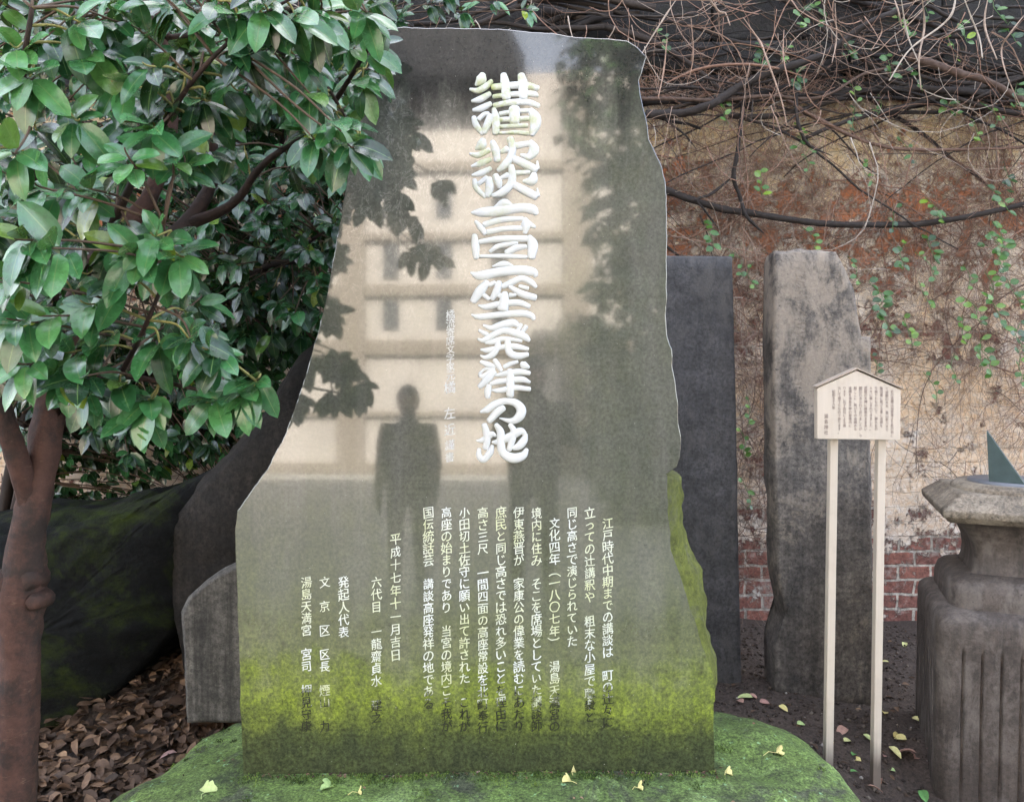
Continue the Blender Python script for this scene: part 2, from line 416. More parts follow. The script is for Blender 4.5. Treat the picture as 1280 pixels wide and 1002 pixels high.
m_face, t, b = newmat('polished_mossy_stone'); g = G(t); co = g.coord('Object')
sx, sy, sz = g.sep(co)
nE = g.noise(co, 26, 9, .78); nA = g.noise(co, 2.2, 9, .62, .5); nB = g.noise(co, 9, 8, .7); nC = g.noise(co, 90, 5, .75); nD = g.noise(g.scalev(co, 5, 5, .7), 1.5, 7, .65)
c = g.mix(g.ramp(nA, [(.35, 0.), (.65, 1.)]), (.080, .084, .068), (.118, .122, .098))
c = g.mix(g.math('MULTIPLY', g.ramp(nB, [(.45, 0.), (.7, 1.)]), .5), c, (.115, .122, .075))
c = g.mix(g.ramp(nD, [(.42, 0.), (.62, .45)]), c, (.17, .165, .15))
# grey lime bloom with dried water edges, upper left of the face
lim = g.math('MULTIPLY', g.mapr(sz, 1.35, 1.75), g.mapr(sx, .06, -.12), clamp=True)
edge = g.math('ABSOLUTE', g.math('SUBTRACT', g.noise(g.scalev(co, 1.5, 1.5, 1), 13, 9, .65, .8), .5))
ln = g.math('MULTIPLY', g.ramp(edge, [(0., 1.), (.02, 0.)]), g.math('MULTIPLY', lim, .45))
c = g.mix(g.math('MULTIPLY', lim, g.ramp(nB, [(.4, .1), (.65, .6)])), c, (.22, .205, .18))
c = g.mix(ln, c, (.42, .40, .36))
# dark band under the top edge
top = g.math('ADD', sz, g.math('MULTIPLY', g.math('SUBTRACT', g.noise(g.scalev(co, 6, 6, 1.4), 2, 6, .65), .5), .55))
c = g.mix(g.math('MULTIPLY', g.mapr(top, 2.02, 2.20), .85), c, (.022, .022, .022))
# yellow-green algae in the lower face, dark damp foot
hz = g.math('ADD', sz, g.math('MULTIPLY', g.math('SUBTRACT', nA, .5), .34))
hz = g.math('ADD', hz, g.math('MULTIPLY', g.math('SUBTRACT', nB, .5), .30)); hz = g.math('ADD', hz, g.math('MULTIPLY', g.math('SUBTRACT', nD, .5), .22))
hz = g.math('ADD', hz, g.math('MULTIPLY', g.math('ABSOLUTE', sx), -.05))
alg = g.ramp(hz, [(.04, .75), (.17, 1.), (.27, .9), (.36, .38), (.62, .16), (1.0, 0.)])
c = g.mix(g.math('MULTIPLY', g.math('MULTIPLY', alg, g.ramp(nC, [(.3, .7), (.7, 1.)])), g.ramp(nE, [(.38, .68), (.56, 1.)])), c, g.mix(g.ramp(nB, [(.35, 0.), (.65, 1.)]), (.115, .155, .014), (.22, .28, .028)))
fz = g.math('ADD', sz, g.math('MULTIPLY', g.math('SUBTRACT', nB, .5), .12)); fz = g.math('ADD', fz, g.math('MULTIPLY', g.math('SUBTRACT', nC, .5), .05))
c = g.mix(g.ramp(fz, [(.05, .84), (.12, .74), (.18, .25), (.235, 0.)]), c, (.030, .038, .022))
rough_ = g.ramp(hz, [(.25, .6), (.55, .22)])
c = g.mix(rough_, c, g.ramp(nE, [(.34, .22), (.5, .5), (.66, .8)]), 'OVERLAY')
c = g.mix(g.ramp(hz, [(.2, .65), (.5, .35)]), c, g.ramp(nC, [(.36, .15), (.5, .5), (.66, .9)]), 'OVERLAY')
c = g.mix(g.ramp(g.noise(co, 130, 2, .5), [(.73, 0.), (.76, .6)]), c, (.5, .5, .46))
c = g.mix(g.ramp(g.noise(co, 55, 3, .6), [(.26, .7), (.31, 0.)]), c, (.05, .05, .042))
g.link(c, b.inputs['Base Color'])
rr = g.ramp(hz, [(.2, .9), (.42, .3), (.62, .05)])
rr = g.math('ADD', rr, g.math('MULTIPLY', g.math('SUBTRACT', nB, .5), .12)); g.link(rr, b.inputs['Roughness'])
b.inputs['IOR'].default_value = 1.62
g.link(g.ramp(hz, [(.30, 0.), (.60, .8)]), b.inputs['Coat Weight']); g.link(g.ramp(hz, [(.15, .08), (.5, .5)]), b.inputs['Specular IOR Level']); g.link(g.ramp(hz, [(.25, .6), (.5, .10), (.60, .015)]), b.inputs['Coat Roughness']); b.inputs['Coat IOR'].default_value = 1.5
nrm = g.n('Bump'); g.link(nE, nrm.inputs['Height']); nrm.inputs['Distance'].default_value = .003; g.link(g.ramp(hz, [(.2, .5), (.5, .02)]), nrm.inputs['Strength']); nrm = nrm.outputs[0]
g.link(nrm, b.inputs['Normal']); g.link(g.bump(nC, .01, .001), b.inputs['Coat Normal'])
m_side = stone_mat('mossy_broken_stone', (.09, .095, .06), (.17, .17, .12), moss=(.115, .135, .022), moss_amt=.8, rough=.9, scale=3.5, bump=.9)
t = m_side.node_tree; g = G(t); b = t.nodes['Principled BSDF']; co = g.coord('Object'); sx, sy, sz = g.sep(co)
old = b.inputs['Base Color'].links[0].from_socket
hi = g.mapr(g.math('ADD', sz, g.math('MULTIPLY', g.noise(co, 5, 6), .4)), 1.05, 1.4)
g.link(g.mix(hi, old, g.mix(g.noise(co, 8, 8, .7), (.06, .06, .05), (.13, .125, .105))), b.inputs['Base Color'])
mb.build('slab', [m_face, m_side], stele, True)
for p in bpy.data.objects['slab'].data.polygons:
    if p.material_index == 0: p.use_smooth = False

# title characters: brush strokes traced in crop units (11.136 per photo pixel), x, y, width
TITLE = [((580, 85), [  # 講
 [(400,270,90),(600,250,95),(850,240,100),(1030,285,75)], [(410,402,60),(650,368,70),(950,362,85),(1025,392,50)], [(420,525,70),(650,482,85),(880,478,90),(1040,530,65)],
 [(550,95,90),(572,220,130),(590,420,125)], [(795,100,100),(820,220,140),(828,415,125)],
 [(262,95,90),(235,170,150),(165,240,40)], [(85,300,40),(190,318,80),(300,262,90),(385,185,60)], [(110,465,40),(220,440,90),(360,362,70)], [(130,592,50),(240,565,90),(370,500,70)],
 [(135,690,70),(170,800,90),(255,920,60)], [(205,715,70),(280,650,65),(340,645,70)], [(362,660,80),(330,780,110),(272,905,80)], [(415,570,60),(445,720,120),(440,910,100)],
 [(500,640,60),(700,610,60),(895,600,60)], [(510,722,70),(700,715,70),(895,706,70)], [(510,820,55),(700,810,60),(880,805,60)], [(500,910,35),(720,900,55),(890,915,60)],
 [(700,570,160),(705,750,150)], [(925,590,80),(985,690,160),(990,800,150),(945,930,80)]]),
 ((580, 165), [  # 談
 [(265,110,90),(240,185,140),(165,240,40)], [(85,305,40),(190,325,80),(350,255,75)], [(105,480,35),(230,440,90),(370,380,65)], [(115,605,35),(240,572,90),(370,510,65)],
 [(145,670,65),(170,780,80),(290,905,65)], [(200,725,65),(320,640,75)], [(345,655,100),(355,770,120),(325,890,90)],
 [(520,280,60),(600,240,100)], [(720,195,95),(900,165,80)], [(925,140,80),(975,250,150),(900,345,100),(790,320,35)], [(395,140,80),(440,260,115),(462,400,95)],
 [(680,370,100),(850,450,120),(1000,525,110)], [(1020,410,25),(1025,510,60)], [(640,95,100),(675,220,110),(645,360,110),(560,470,110),(475,535,60)],
 [(500,650,50),(610,605,90)], [(730,572,70),(910,562,60)], [(975,590,90),(945,680,140),(825,690,40)], [(435,610,90),(480,700,110),(495,775,60)],
 [(690,735,100),(850,822,120),(1000,900,110)], [(1018,790,25),(1030,890,60)], [(655,480,90),(672,600,110),(645,740,115),(520,850,110),(395,890,50)]]),
 ((580, 245), [  # 高
 [(430,148,30),(560,100,125),(680,135,30)], [(105,235,35),(250,230,130),(500,208,140),(800,168,130),(950,190,140),(1005,245,80)],
 [(280,400,85),(520,335,85),(815,315,65)], [(330,505,80),(550,460,75),(800,450,75)], [(160,355,45),(230,440,90),(295,525,70)], [(850,315,60),(862,400,140),(850,515,60)], [(870,375,110),(985,435,45)],
 [(220,640,70),(500,600,90),(870,595,90)], [(360,775,50),(480,700,75),(740,655,50)], [(590,790,85),(730,725,95),(860,705,70)], [(220,842,45),(550,838,65),(870,852,55)],
 [(145,550,75),(158,700,115),(170,865,80)], [(905,570,80),(955,680,150),(940,855,110)]]),
 ((580, 320), [  # 座
 [(395,145,20),(550,112,90),(680,132,20)], [(95,235,30),(220,275,125),(500,222,130),(800,198,130),(960,225,120),(1000,275,70)],
 [(320,370,100),(220,490,140),(125,630,95)], [(350,405,70),(430,370,60)], [(275,545,70),(345,600,60)], [(490,365,80),(462,470,110),(390,595,75)],
 [(540,425,80),(660,370,90),(800,315,90),(930,365,90),(1000,432,55)], [(770,420,50),(890,450,60)], [(640,430,60),(800,525,100),(990,582,95)],
 [(200,688,25),(300,712,80),(480,672,90),(750,650,90),(905,702,70)], [(480,560,60),(520,540,60)], [(640,545,70),(720,545,40)], [(570,515,85),(560,620,140),(540,735,160)],
 [(105,820,25),(220,850,85),(500,818,90),(800,800,100),(930,830,90),(970,880,60)]]),
 ((580, 390), [  # 発
 [(270,185,35),(380,222,75),(520,180,105),(680,150,110),(760,190,60)], [(795,170,55),(750,255,60)], [(865,200,65),(815,275,55)], [(210,255,45),(315,315,75)],
 [(300,430,45),(400,415,80),(560,370,70),(800,402,50)], [(235,525,35),(330,532,80),(520,490,75),(700,478,90),(890,515,55)],
 [(195,380,35),(280,392,80),(420,312,90),(560,262,90),(700,290,110),(840,345,105),(905,395,60)],
 [(470,385,75),(462,490,90),(400,590,90),(300,632,65),(230,605,25)], [(610,365,75),(610,480,100),(645,575,105),(750,612,100),(885,590,70)]]),
 ((580, 435), [  # 祥
 [(235,190,55),(330,232,90),(425,262,60)], [(400,285,50),(280,300,40),(222,360,50),(255,395,60),(350,335,65),(420,290,50)], [(425,330,80),(330,425,110),(215,540,70)], [(352,520,70),(330,600,105),(328,685,75)],
 [(560,262,60),(640,222,65),(745,190,50)], [(800,215,70),(830,235,110),(900,270,50)], [(445,382,45),(600,352,85),(780,330,90),(910,350,65)], [(375,500,55),(460,470,80),(600,452,80),(800,435,90),(915,475,45)], [(395,588,35),(500,590,80),(700,552,80),(915,572,65)],
 [(425,165,65),(475,245,80),(515,315,55)], [(640,310,90),(645,450,120),(640,660,110)]]),
 ((580, 495), [  # の
 [(232,220,40),(320,188,100),(430,112,100),(580,70,95),(720,98,110),(795,190,140),(765,290,130),(660,345,85),(495,308,20)], [(548,160,95),(455,230,110),(350,345,90)]]),
 ((580, 495), [  # 地
 [(172,618,25),(260,612,80),(380,532,90),(445,555,35)], [(280,395,80),(308,500,100),(320,620,100),(300,725,90)], [(210,735,55),(208,830,85),(270,885,90),(360,785,100),(395,690,50)],
 [(395,640,35),(480,632,90),(640,562,115),(780,490,110),(850,520,60)], [(862,530,55),(832,615,110),(770,690,110),(685,725,65)], [(640,395,65),(690,480,90),(672,600,100),(628,745,75)],
 [(445,395,65),(508,500,110),(510,650,115),(545,790,120),(680,862,140),(815,830,120),(875,740,55)]])]
def stroke(mb, org, pts, lift):
    S = spline([(org[0] + x / 11.136, org[1] + y / 11.136, w_ / 11.136) for x, y, w_ in pts], 7)
    P = []
    for x, y, w_ in S:
        u, v = L(x, y); P.append((Vector((u, v)), w_ * .00253 * .5))
    # rounded ends
    def cap(p, q, r):
        d = (p - q).normalized(); return [(p + d * r * .55 * math.sin(a), r * math.cos(a)) for a in (.5, .95, 1.3, 1.52)]
    P = cap(P[0][0], P[1][0], P[0][1])[::-1] + P + cap(P[-1][0], P[-2][0], P[-1][1])
    vs = []; fs = []; K = 9
    for i, (c_, r) in enumerate(P):
        d = (P[min(i + 1, len(P) - 1)][0] - P[max(i - 1, 0)][0]).normalized(); s = Vector((-d.y, d.x))
        for k in range(K):
            a = math.pi * k / (K - 1); q = c_ + s * r * math.cos(a)
            vs.append((q.x, -(lift + (.34 * r + .0022) * math.sin(a) ** .8 if 0 < k < K - 1 else .0) , q.y))
    for i in range(len(P) - 1):
        for k in range(K - 1):
            fs.append((i * K + k, i * K + k + 1, (i + 1) * K + k + 1, (i + 1) * K + k))
    mb.add(vs, fs)
m_white, t, b = newmat('white_painted_strokes'); g = G(t); co = g.coord('Object'); sx, sy, sz = g.sep(co)
n1 = g.noise(co, 13, 8, .7); n2 = g.noise(co, 60, 5, .7)
mm = g.math('MULTIPLY', g.mapr(g.math('ADD', sz, g.math('MULTIPLY', sx, -1.1)), 1.75, 2.1, .12, 1.), g.ramp(g.math('ADD', g.math('MULTIPLY', n1, .7), g.math('MULTIPLY', n2, .3)), [(.46, 0.), (.62, 1.)]))
c = g.mix(n1, (.56, .60, .62), (.70, .72, .72)); c = g.mix(mm, c, (.40, .45, .18))
c = g.mix(g.ramp(n2, [(.24, .9), (.29, 0.)]), c, (.08, .09, .05))
g.link(c, b.inputs['Base Color']); b.inputs['Roughness'].default_value = .45
g.link(g.bump(n2, .15, .003), b.inputs['Normal'])
for org, strokes in TITLE:
    mb = MB()
    for k, s_ in enumerate(strokes): stroke(mb, org, s_, .0012 * (k + 1) / len(strokes) * 4 * .5)
    mb.build('title_character', m_white, stele)

# columns of small white writing
GLYPH = {}
def glyph(ch):
    if ch in GLYPH: return GLYPH[ch]
    cu = bpy.data.curves.new('glyph', 'FONT'); cu.body = ch; cu.offset = 0.; cu.resolution_u = 4
    o = bpy.data.objects.new('glyph', cu); COL.objects.link(o)
    me = bpy.data.meshes.new_from_object(o.evaluated_get(bpy.context.evaluated_depsgraph_get()))
    r = ([(v.co.x, v.co.y) for v in me.vertices], [tuple(p.vertices) for p in me.polygons])
    bpy.data.objects.remove(o); bpy.data.curves.remove(cu); bpy.data.meshes.remove(me)
    GLYPH[ch] = r; return r
def column(text, fn, size, pitch, name, mat, parent, brush=1.0, dep=-.0016, steps=None, wide=1.0):
    """fn(x_off, y_off) -> local (u, v); offsets in photo pixels from the first character's centre"""
    mb = MB(); y = 0.0
    for k, ch in enumerate(text):
        if ch not in '　 ':
            V, Fc = glyph(ch); vs = []; sd = random.uniform(0, 50); sk_ = random.uniform(.93, 1.05); rt = random.uniform(-.03, .03)
            for x_, y_ in V:
                x_ = (x_ - .5) * sk_ * .94; y_ = (y_ - .38) * sk_; x_, y_ = x_ - y_ * rt, y_ + x_ * rt
                if brush:
                    y_ += .16 * x_ * brush + .05 * brush * noise.noise(Vector((x_ * 4, y_ * 4, sd))) - .05 * brush * x_ * x_ * 2
                    x_ += .05 * brush * noise.noise(Vector((x_ * 4, y_ * 4, sd + 9))) - .04 * y_ * brush
                vs.append((x_ * wide, y_))
            weight = ((0, 0), (.017, .010)) if brush > .7 else ((0, 0), (.012, .006))
            copies = []
            for ci, (ox, oy) in enumerate(weight):
                copies.append([(*fn((x_ + ox) * size, y - (y_ + oy) * size), 0) for x_, y_ in vs])
                copies[-1] = [(p[0], dep - .00018 * ci, p[1]) for p in copies[-1]]
            vs = copies
            if ch in '（）': 
                c0 = fn(0, y); vs = [[(c0[0] + (p[2] - c0[1]), p[1], c0[1] - (p[0] - c0[0])) for p in q_] for q_ in vs]
            for q_ in vs: mb.add(q_, Fc)
        y += pitch * (steps if (steps and ch == '　') else 1)
    return mb.build(name, mat, parent, False)
m_ink, t, b = newmat('worn_white_paint'); g = G(t); co = g.coord('Object'); sx, sy, sz = g.sep(co)
n1 = g.noise(co, 30, 6, .7); n0 = g.noise(co, 4.5, 5, .6)
gone = g.math('ADD', sz, g.math('ADD', g.math('MULTIPLY', g.math('SUBTRACT', n1, .5), .38), g.math('MULTIPLY', g.math('SUBTRACT', n0, .5), .22)))
c = g.mix(g.ramp(n0, [(.42, 0.), (.6, .75)]), (.74, .79, .77), (.58, .62, .30))
c = g.mix(g.ramp(gone, [(.235, 1.), (.29, 0.)]), c, (.010, .013, .005))
c = g.mix(g.ramp(n1, [(.27, .8), (.34, 0.)]), c, (.13, .14, .09))
g.link(c, b.inputs['Base Color']); b.inputs['Roughness'].default_value = .6
COLS = [(759.5, 653.5, '江戸時代中期までの講談は　町の辻々に', 14.6), (737, 640.5, '立っての辻講釈や　粗末な小屋で聴衆と', 15.0), (715, 640, '同じ高さで演じられていた', 14.6),
        (693, 653.5, '文化四年（一八〇七年）　湯島天満宮の', 14.9), (670.5, 641, '境内に住み　そこを席場としていた講談師', 14.7), (648.5, 640, '伊東燕晋が　家康公の偉業を読むにあたり', 14.8),
        (626, 640, '庶民と同じ高さでは恐れ多いことを理由に', 14.8), (603.5, 640.5, '高さ三尺　一間四面の高座常設を北町奉行', 14.9), (580.5, 640, '小田切土佐守に願い出て許された　これが', 14.8),
        (558, 640, '高座の始まりであり　当宮の境内こそ我が', 14.8), (535.5, 640, '国伝統話芸　講談高座発祥の地である', 14.9),
        (494.5, 673, '平成十七年十一月吉日', 16.1), (470.5, 727, '六代目　一龍齋貞水　建之', 15.4), (429.5, 727, '発起人代表', 15.6),
        (405.8, 727, '文　京　区　区長　煙山　力', 15.0), (383, 727, '湯島天満宮　宮司　押見守康', 15.0)]
for x, y, tx, pitch in COLS:
    k0 = 0
    for piece in tx.split('　'):                        # each run of writing between gaps is a part
        column(piece, lambda a, b_, x=x, y=y + k0 * pitch: L(x + a, y + b_), 15.4, pitch, 'inscription_column', m_ink, stele, 1.0, -.0015)
        k0 += len(piece) + 1
column('橘流寄席文字家元', lambda a, b_: L(563 + a, 393 + b_), 12.2, 10.9, 'signature_column', m_white, stele, 1.0)
for ch, yy, s_ in (('橘', 484, 17), ('左', 516, 17), ('近', 537, 17), ('謹', 556, 14), ('書', 571, 13.5)):
    column(ch, lambda a, b_, yy=yy: L(562 + a, yy + b_), s_, 10, 'signature_character', m_white, stele, 1.0)

# ------------------------------------------------------------------ mossy rock under it
zl = Wd(*L(304, 969)).z; zr_ = Wd(*L(893, 965)).z
plan = [(-1.36, 2.62), (-1.27, 2.86), (-1.20, 3.02), (-.95, 3.1), (-.2, 3.12), (.6, 3.09), (.84, 3.06), (1.0, 3.0), (1.12, 2.9), (1.17, 2.72), (1.20, 2.5), (1.22, 2.2), (1.1, 1.9), (.5, 1.78), (-.4, 1.75), (-1.1, 1.85), (-1.42, 2.15), (-1.43, 2.4)]
pl = resample(plan, .05); cx, cy = -.1, 2.45
mb = MB(); vs = []; NRr = 44; NP = len(pl)
for r_ in range(NRr + 1):
    s = (r_ / NRr) ** .75
    for p in pl:
        x = cx + (p.x - cx) * s; y = cy + (p.y - cy) * s
        e = max(0, (s - .55) / .45)
        lo = zl + (zr_ - zl) * min(1.2, max(-.2, (x + .85) / 1.5))
        z = lo + .004 + .0 * y - (.06 * e ** 2 + .34 * e ** 9)
        k = min(1, .2 + e * 3)
        z += k * (.045 * nz((x, y, 0), 2.3, 4) + .024 * nz((x, y, 0), 7, 5)) + (.009 * nz((x, y, 0), 18, 6) + .006 * nz((x, y, 0), 40, 7)) * min(1, .3 + k)
        if s > .97: z -= .25
        jx = .02 * nz((x, y, 1), 5, 8) * e; vs.append((x + jx, y + .02 * nz((x, y, 2), 5, 9) * e, z))
fs = [(r_ * NP + i, r_ * NP + (i + 1) % NP, (r_ + 1) * NP + (i + 1) % NP, (r_ + 1) * NP + i) for r_ in range(NRr) for i in range(NP)]
fs = [f[::-1] for f in fs]
mb.add(vs, fs)
m_moss, t, b = newmat('mossy_rock'); g = G(t); co = g.coord('Object')
n1 = g.noise(co, 2.6, 9, .68, .4); n2 = g.noise(co, 11, 8, .72); n3 = g.noise(co, 120, 5, .75)
c = g.mix(g.ramp(n1, [(.36, 0.), (.62, 1.)]), (.034, .050, .018), (.105, .165, .038))
c = g.mix(g.ramp(n2, [(.45, 0.), (.7, .8)]), c, (.13, .21, .055))
c = g.mix(g.ramp(g.noise(co, 4.2, 10, .78, .8), [(.52, 0.), (.60, .8)]), c, (.045, .048, .036))
c = g.mix(g.ramp(g.noise(co, 3.1, 10, .75, .5), [(.54, 0.), (.66, .8)]), c, (.21, .30, .11))
c = g.mix(g.ramp(g.noise(co, 34, 4, .7), [(.64, 0.), (.68, .7)]), c, (.22, .40, .22))
c = g.mix(.8, c, g.ramp(g.noise(co, 30, 9, .8), [(.35, .15), (.65, .88)]), 'OVERLAY')
c = g.mix(.8, c, g.ramp(n3, [(.35, .15), (.65, .88)]), 'OVERLAY')
g.link(c, b.inputs['Base Color']); b.inputs['Roughness'].default_value = .8
nrm = g.bump(n2, .5, .02); g.link(g.bump(n3, .7, .006, nrm), b.inputs['Normal'])
rk = mb.build('foundation_rock', m_moss)
tag(rk, 'broad flat boulder covered in green moss under the tall memorial stone', 'rock')

# ------------------------------------------------------------------ other standing stones
def slab(name, label, outline, Y0, thick, mat, cat='stone slab', bulge=0., amp=.01, step=.035, tilt=0., yaw=0., K=14, bev=.02, group=None, front_rough=.2, parent=None, back_ins=0.):
    poly = [at(px, py, Y0) for px, py in outline]
    pts = resample([(p.x, p.z) for p in poly], step)
    cx = sum(p.x for p in pts) / len(pts); cz = sum(p.y for p in pts) / len(pts); zmin = min(p.y for p in pts); n = len(pts)
    xm = cx; vs = []
    def yy(x, z, d): return Y0 + d + (z - zmin) * math.tan(tilt) + (x - xm) * math.tan(yaw)
    lay = [(i / K, None) for i in range(1, K + 1)]
    for s, _ in lay:
        for p in pts:
            s2 = s if s < 1 else 1 - bev / max(.1, (p - Vector((cx, cz))).length)
            x = cx + (p.x - cx) * s2; z = cz + (p.y - cz) * s2
            d = -bulge * (1 - s ** 3) + front_rough * amp * (nz((x, 0, z), 4) + .6 * nz((x, 0, z), 13, 2) + .4 * nz((x, 0, z), 40, 2))
            vs.append((x, yy(x, z, d), z))
    for d, ins in ((bev, 0), (thick * .35, -.005), (thick * .7, 0), (thick, .03 + back_ins)):
        for p in pts:
            q = p - Vector((cx, cz)); q = p - q.normalized() * ins
            a = amp * (nz((q.x, d * 3, q.y), 5, 1) + .7 * nz((q.x, d * 3, q.y), 17, 2)); q = q + (p - Vector((cx, cz))).normalized() * a
            vs.append((q.x, yy(q.x, q.y, d), q.y))
    rows = K + 4; fs = []
    for r_ in range(rows - 1):
        for i in range(n):
            j = (i + 1) % n; fs.append((r_ * n + i, r_ * n + j, (r_ + 1) * n + j, (r_ + 1) * n + i))
    c0 = len(vs); vs.append((cx, yy(cx, cz, -bulge), cz)); vs.append((cx, yy(cx, cz, thick), cz))
    for i in range(n):
        j = (i + 1) % n; fs.append((c0, j, i)); fs.append((c0 + 1, (rows - 1) * n + i, (rows - 1) * n + j))
    bm = bmesh.new()
    bv = [bm.verts.new(v) for v in vs]
    for f in fs: bm.faces.new([bv[i] for i in f])
    bmesh.ops.recalc_face_normals(bm, faces=bm.faces[:]); bm.verts.index_update()
    mb = MB(); base = Vector((cx, Y0 + thick / 2, zmin))
    mb.add([v.co - base for v in bm.verts], [[v.index for v in f.verts] for f in bm.faces]); bm.free()
    o = mb.build(name, mat, parent, True); o.location = base
    if label: tag(o, label, cat, group)
    return o
def engrave_mat(name, c1, c2, pale, rows, colw, depth, **kw):
    m = stone_mat(name, c1, c2, pale=pale, **kw); t = m.node_tree; g = G(t); b = t.nodes['Principled BSDF']; co = g.coord('Object')
    sx, sy, sz = g.sep(co)
    colm = g.math('SINE', g.math('MULTIPLY', sx, 2 * math.pi / colw)); rowm = g.math('SINE', g.math('MULTIPLY', sz, 2 * math.pi / rows))
    msk = g.math('MULTIPLY', g.ramp(colm, [(.35, 0.), (.6, 1.)]), g.mapr(rowm, -1, .4, .35, 1))
    st = g.ramp(g.noise(g.scalev(co, 1, 1, 2.0), 2.4 / rows, 4, .6, .9), [(.48, 0.), (.54, 1.), (.60, 0.)])
    h = g.math('MULTIPLY', msk, st)
    nrm = b.inputs['Normal'].links[0].from_socket
    g.link(g.bump(g.math('SUBTRACT', 1., h), depth, .012, nrm), b.inputs['Normal'])
    return m
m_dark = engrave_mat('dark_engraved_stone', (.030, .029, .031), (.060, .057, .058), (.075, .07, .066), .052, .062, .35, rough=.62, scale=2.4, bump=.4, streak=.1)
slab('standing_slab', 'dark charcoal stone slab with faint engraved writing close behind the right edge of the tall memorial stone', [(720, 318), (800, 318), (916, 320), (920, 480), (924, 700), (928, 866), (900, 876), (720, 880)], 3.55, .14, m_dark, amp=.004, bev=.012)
m_grey = engrave_mat('weathered_engraved_stone', (.060, .054, .050), (.135, .12, .104), (.30, .255, .205), .12, .15, .5, rough=.7, scale=2.0, bump=.45, streak=.3, palez=(.75, 1.6, -.05, .045))
slab('standing_slab', 'grey weathered stone slab with a cut top right corner, standing behind the wooden notice board', [(969, 316), (1000, 313), (1046, 314), (1056, 332), (1068, 359), (1073, 392), (1078, 420), (1089, 423), (1090, 460), (1088, 560), (1091, 700), (1092, 790), (1099, 830), (1101, 884), (1040, 886), (985, 880), (969, 868), (968, 810), (982, 772), (972, 720), (967, 560), (966, 420)], 3.44, .17, m_grey, amp=.012, bev=.012, step=.025)
m_bould = stone_mat('deep_shade_boulder', (.003, .004, .0045), (.009, .010, .0105), moss=(.022, .034, .005), moss_amt=.36, rough=.88, scale=2.2, bump=.9, spec=.2)  # near-black base colour carries the deep shade under the tree
slab('boulder', 'large boulder darkened by deep shade with green moss patches beside the reddish tree trunk', [(-110, 668), (-50, 660), (0, 657), (68, 648), (148, 634), (192, 618), (248, 584), (275, 600), (262, 690), (225, 760), (212, 808), (150, 872), (90, 930), (40, 985), (-60, 1010), (-110, 880)], 3.08, .75, m_bould, 'boulder', bulge=.10, amp=.05, bev=.06, front_rough=.6, yaw=.38)
m_brown = stone_mat('shaded_brown_stone', (.010, .009, .008), (.022, .019, .016), rough=.85, scale=2.0, bump=.6, streak=.25, spec=.25)  # brown lowered further to hold the shade under the tree
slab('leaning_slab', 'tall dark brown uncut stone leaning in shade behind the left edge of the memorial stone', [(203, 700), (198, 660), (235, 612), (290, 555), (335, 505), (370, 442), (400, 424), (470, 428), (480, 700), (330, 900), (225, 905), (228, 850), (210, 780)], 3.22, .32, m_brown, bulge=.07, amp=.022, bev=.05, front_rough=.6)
m_sg = stone_mat('pale_split_stone', (.058, .055, .049), (.10, .094, .084), rough=.8, scale=2.5, bump=.4, streak=.6)
slab('low_slab', 'low grey stone slab with a rounded shoulder and vertical streaks against the foot of the memorial stone', [(232, 905), (229, 835), (226, 766), (234, 747), (254, 729), (275, 715), (300, 703), (345, 700), (345, 905)], 2.95, .13, m_sg, amp=.006, bev=.014)

# ------------------------------------------------------------------ wooden notice board
SY = 2.84
m_wood, t, b = newmat('pale_wood'); g = G(t); co = g.coord('Object')
gr = g.noise(g.scalev(co, 30, 30, 1.2), 3, 6, .6)
c = g.mix(gr, (.50, .435, .36), (.61, .545, .46)); c = g.mix(g.ramp(g.noise(co, 7, 7, .7), [(.5, 0.), (.75, .35)]), c, (.36, .30, .23))
c = g.mix(g.ramp(g.math('ADD', g.sep(co)[2], g.math('MULTIPLY', gr, .09)), [(.115, .85), (.21, 0.)]), c, (.09, .068, .055))
g.link(c, b.inputs['Base Color']); b.inputs['Roughness'].default_value = .55; g.link(g.bump(gr, .15, .003), b.inputs['Normal'])
m_roofedge = plain_mat('pale_board_cap', (.36, .30, .245), .6, .3, 20)
m_signink = plain_mat('faded_ink', (.20, .155, .15), .8, .2, 30, 0)
sb = at(1073, 548, SY)
sign = thing('notice_board', 'pale wooden notice board with a gabled top and small writing, on two slim posts', 'sign', (sb.x, SY, -.05))
def prism(mb, pts, y0, y1):
    n = len(pts); vs = [(p.x, y0, p.z) for p in pts] + [(p.x, y1, p.z) for p in pts]
    fs = [tuple(range(n)), tuple(range(2 * n - 1, n - 1, -1))] + [(i, i + n, (i + 1) % n + n, (i + 1) % n) for i in range(n)]
    mb.add(vs, fs)
BD = [at(*p, SY - .03) for p in ((1021.5, 548.5), (1125.5, 550), (1126, 487), (1071, 463), (1021.5, 485))]
mb = MB(); prism(mb, BD, SY - .03, SY + .0)
bdo = mb.build('board', m_wood, sign, False)
bv = bdo.modifiers.new('bevel', 'BEVEL'); bv.width = .0025; bv.segments = 2
mb = MB()
for a, b_ in (((1019.5, 484.5), (1071, 461.5)), ((1071, 461.5), (1128, 486.5))):
    p, q = at(*a, SY - .03), at(*b_, SY - .03); u = Vector((0, 0, .006))
    prism(mb, [p + u * .2, q + u * .2, q + u, p + u], SY - .036, SY + .008)
mb.build('cap', m_roofedge, sign, False)
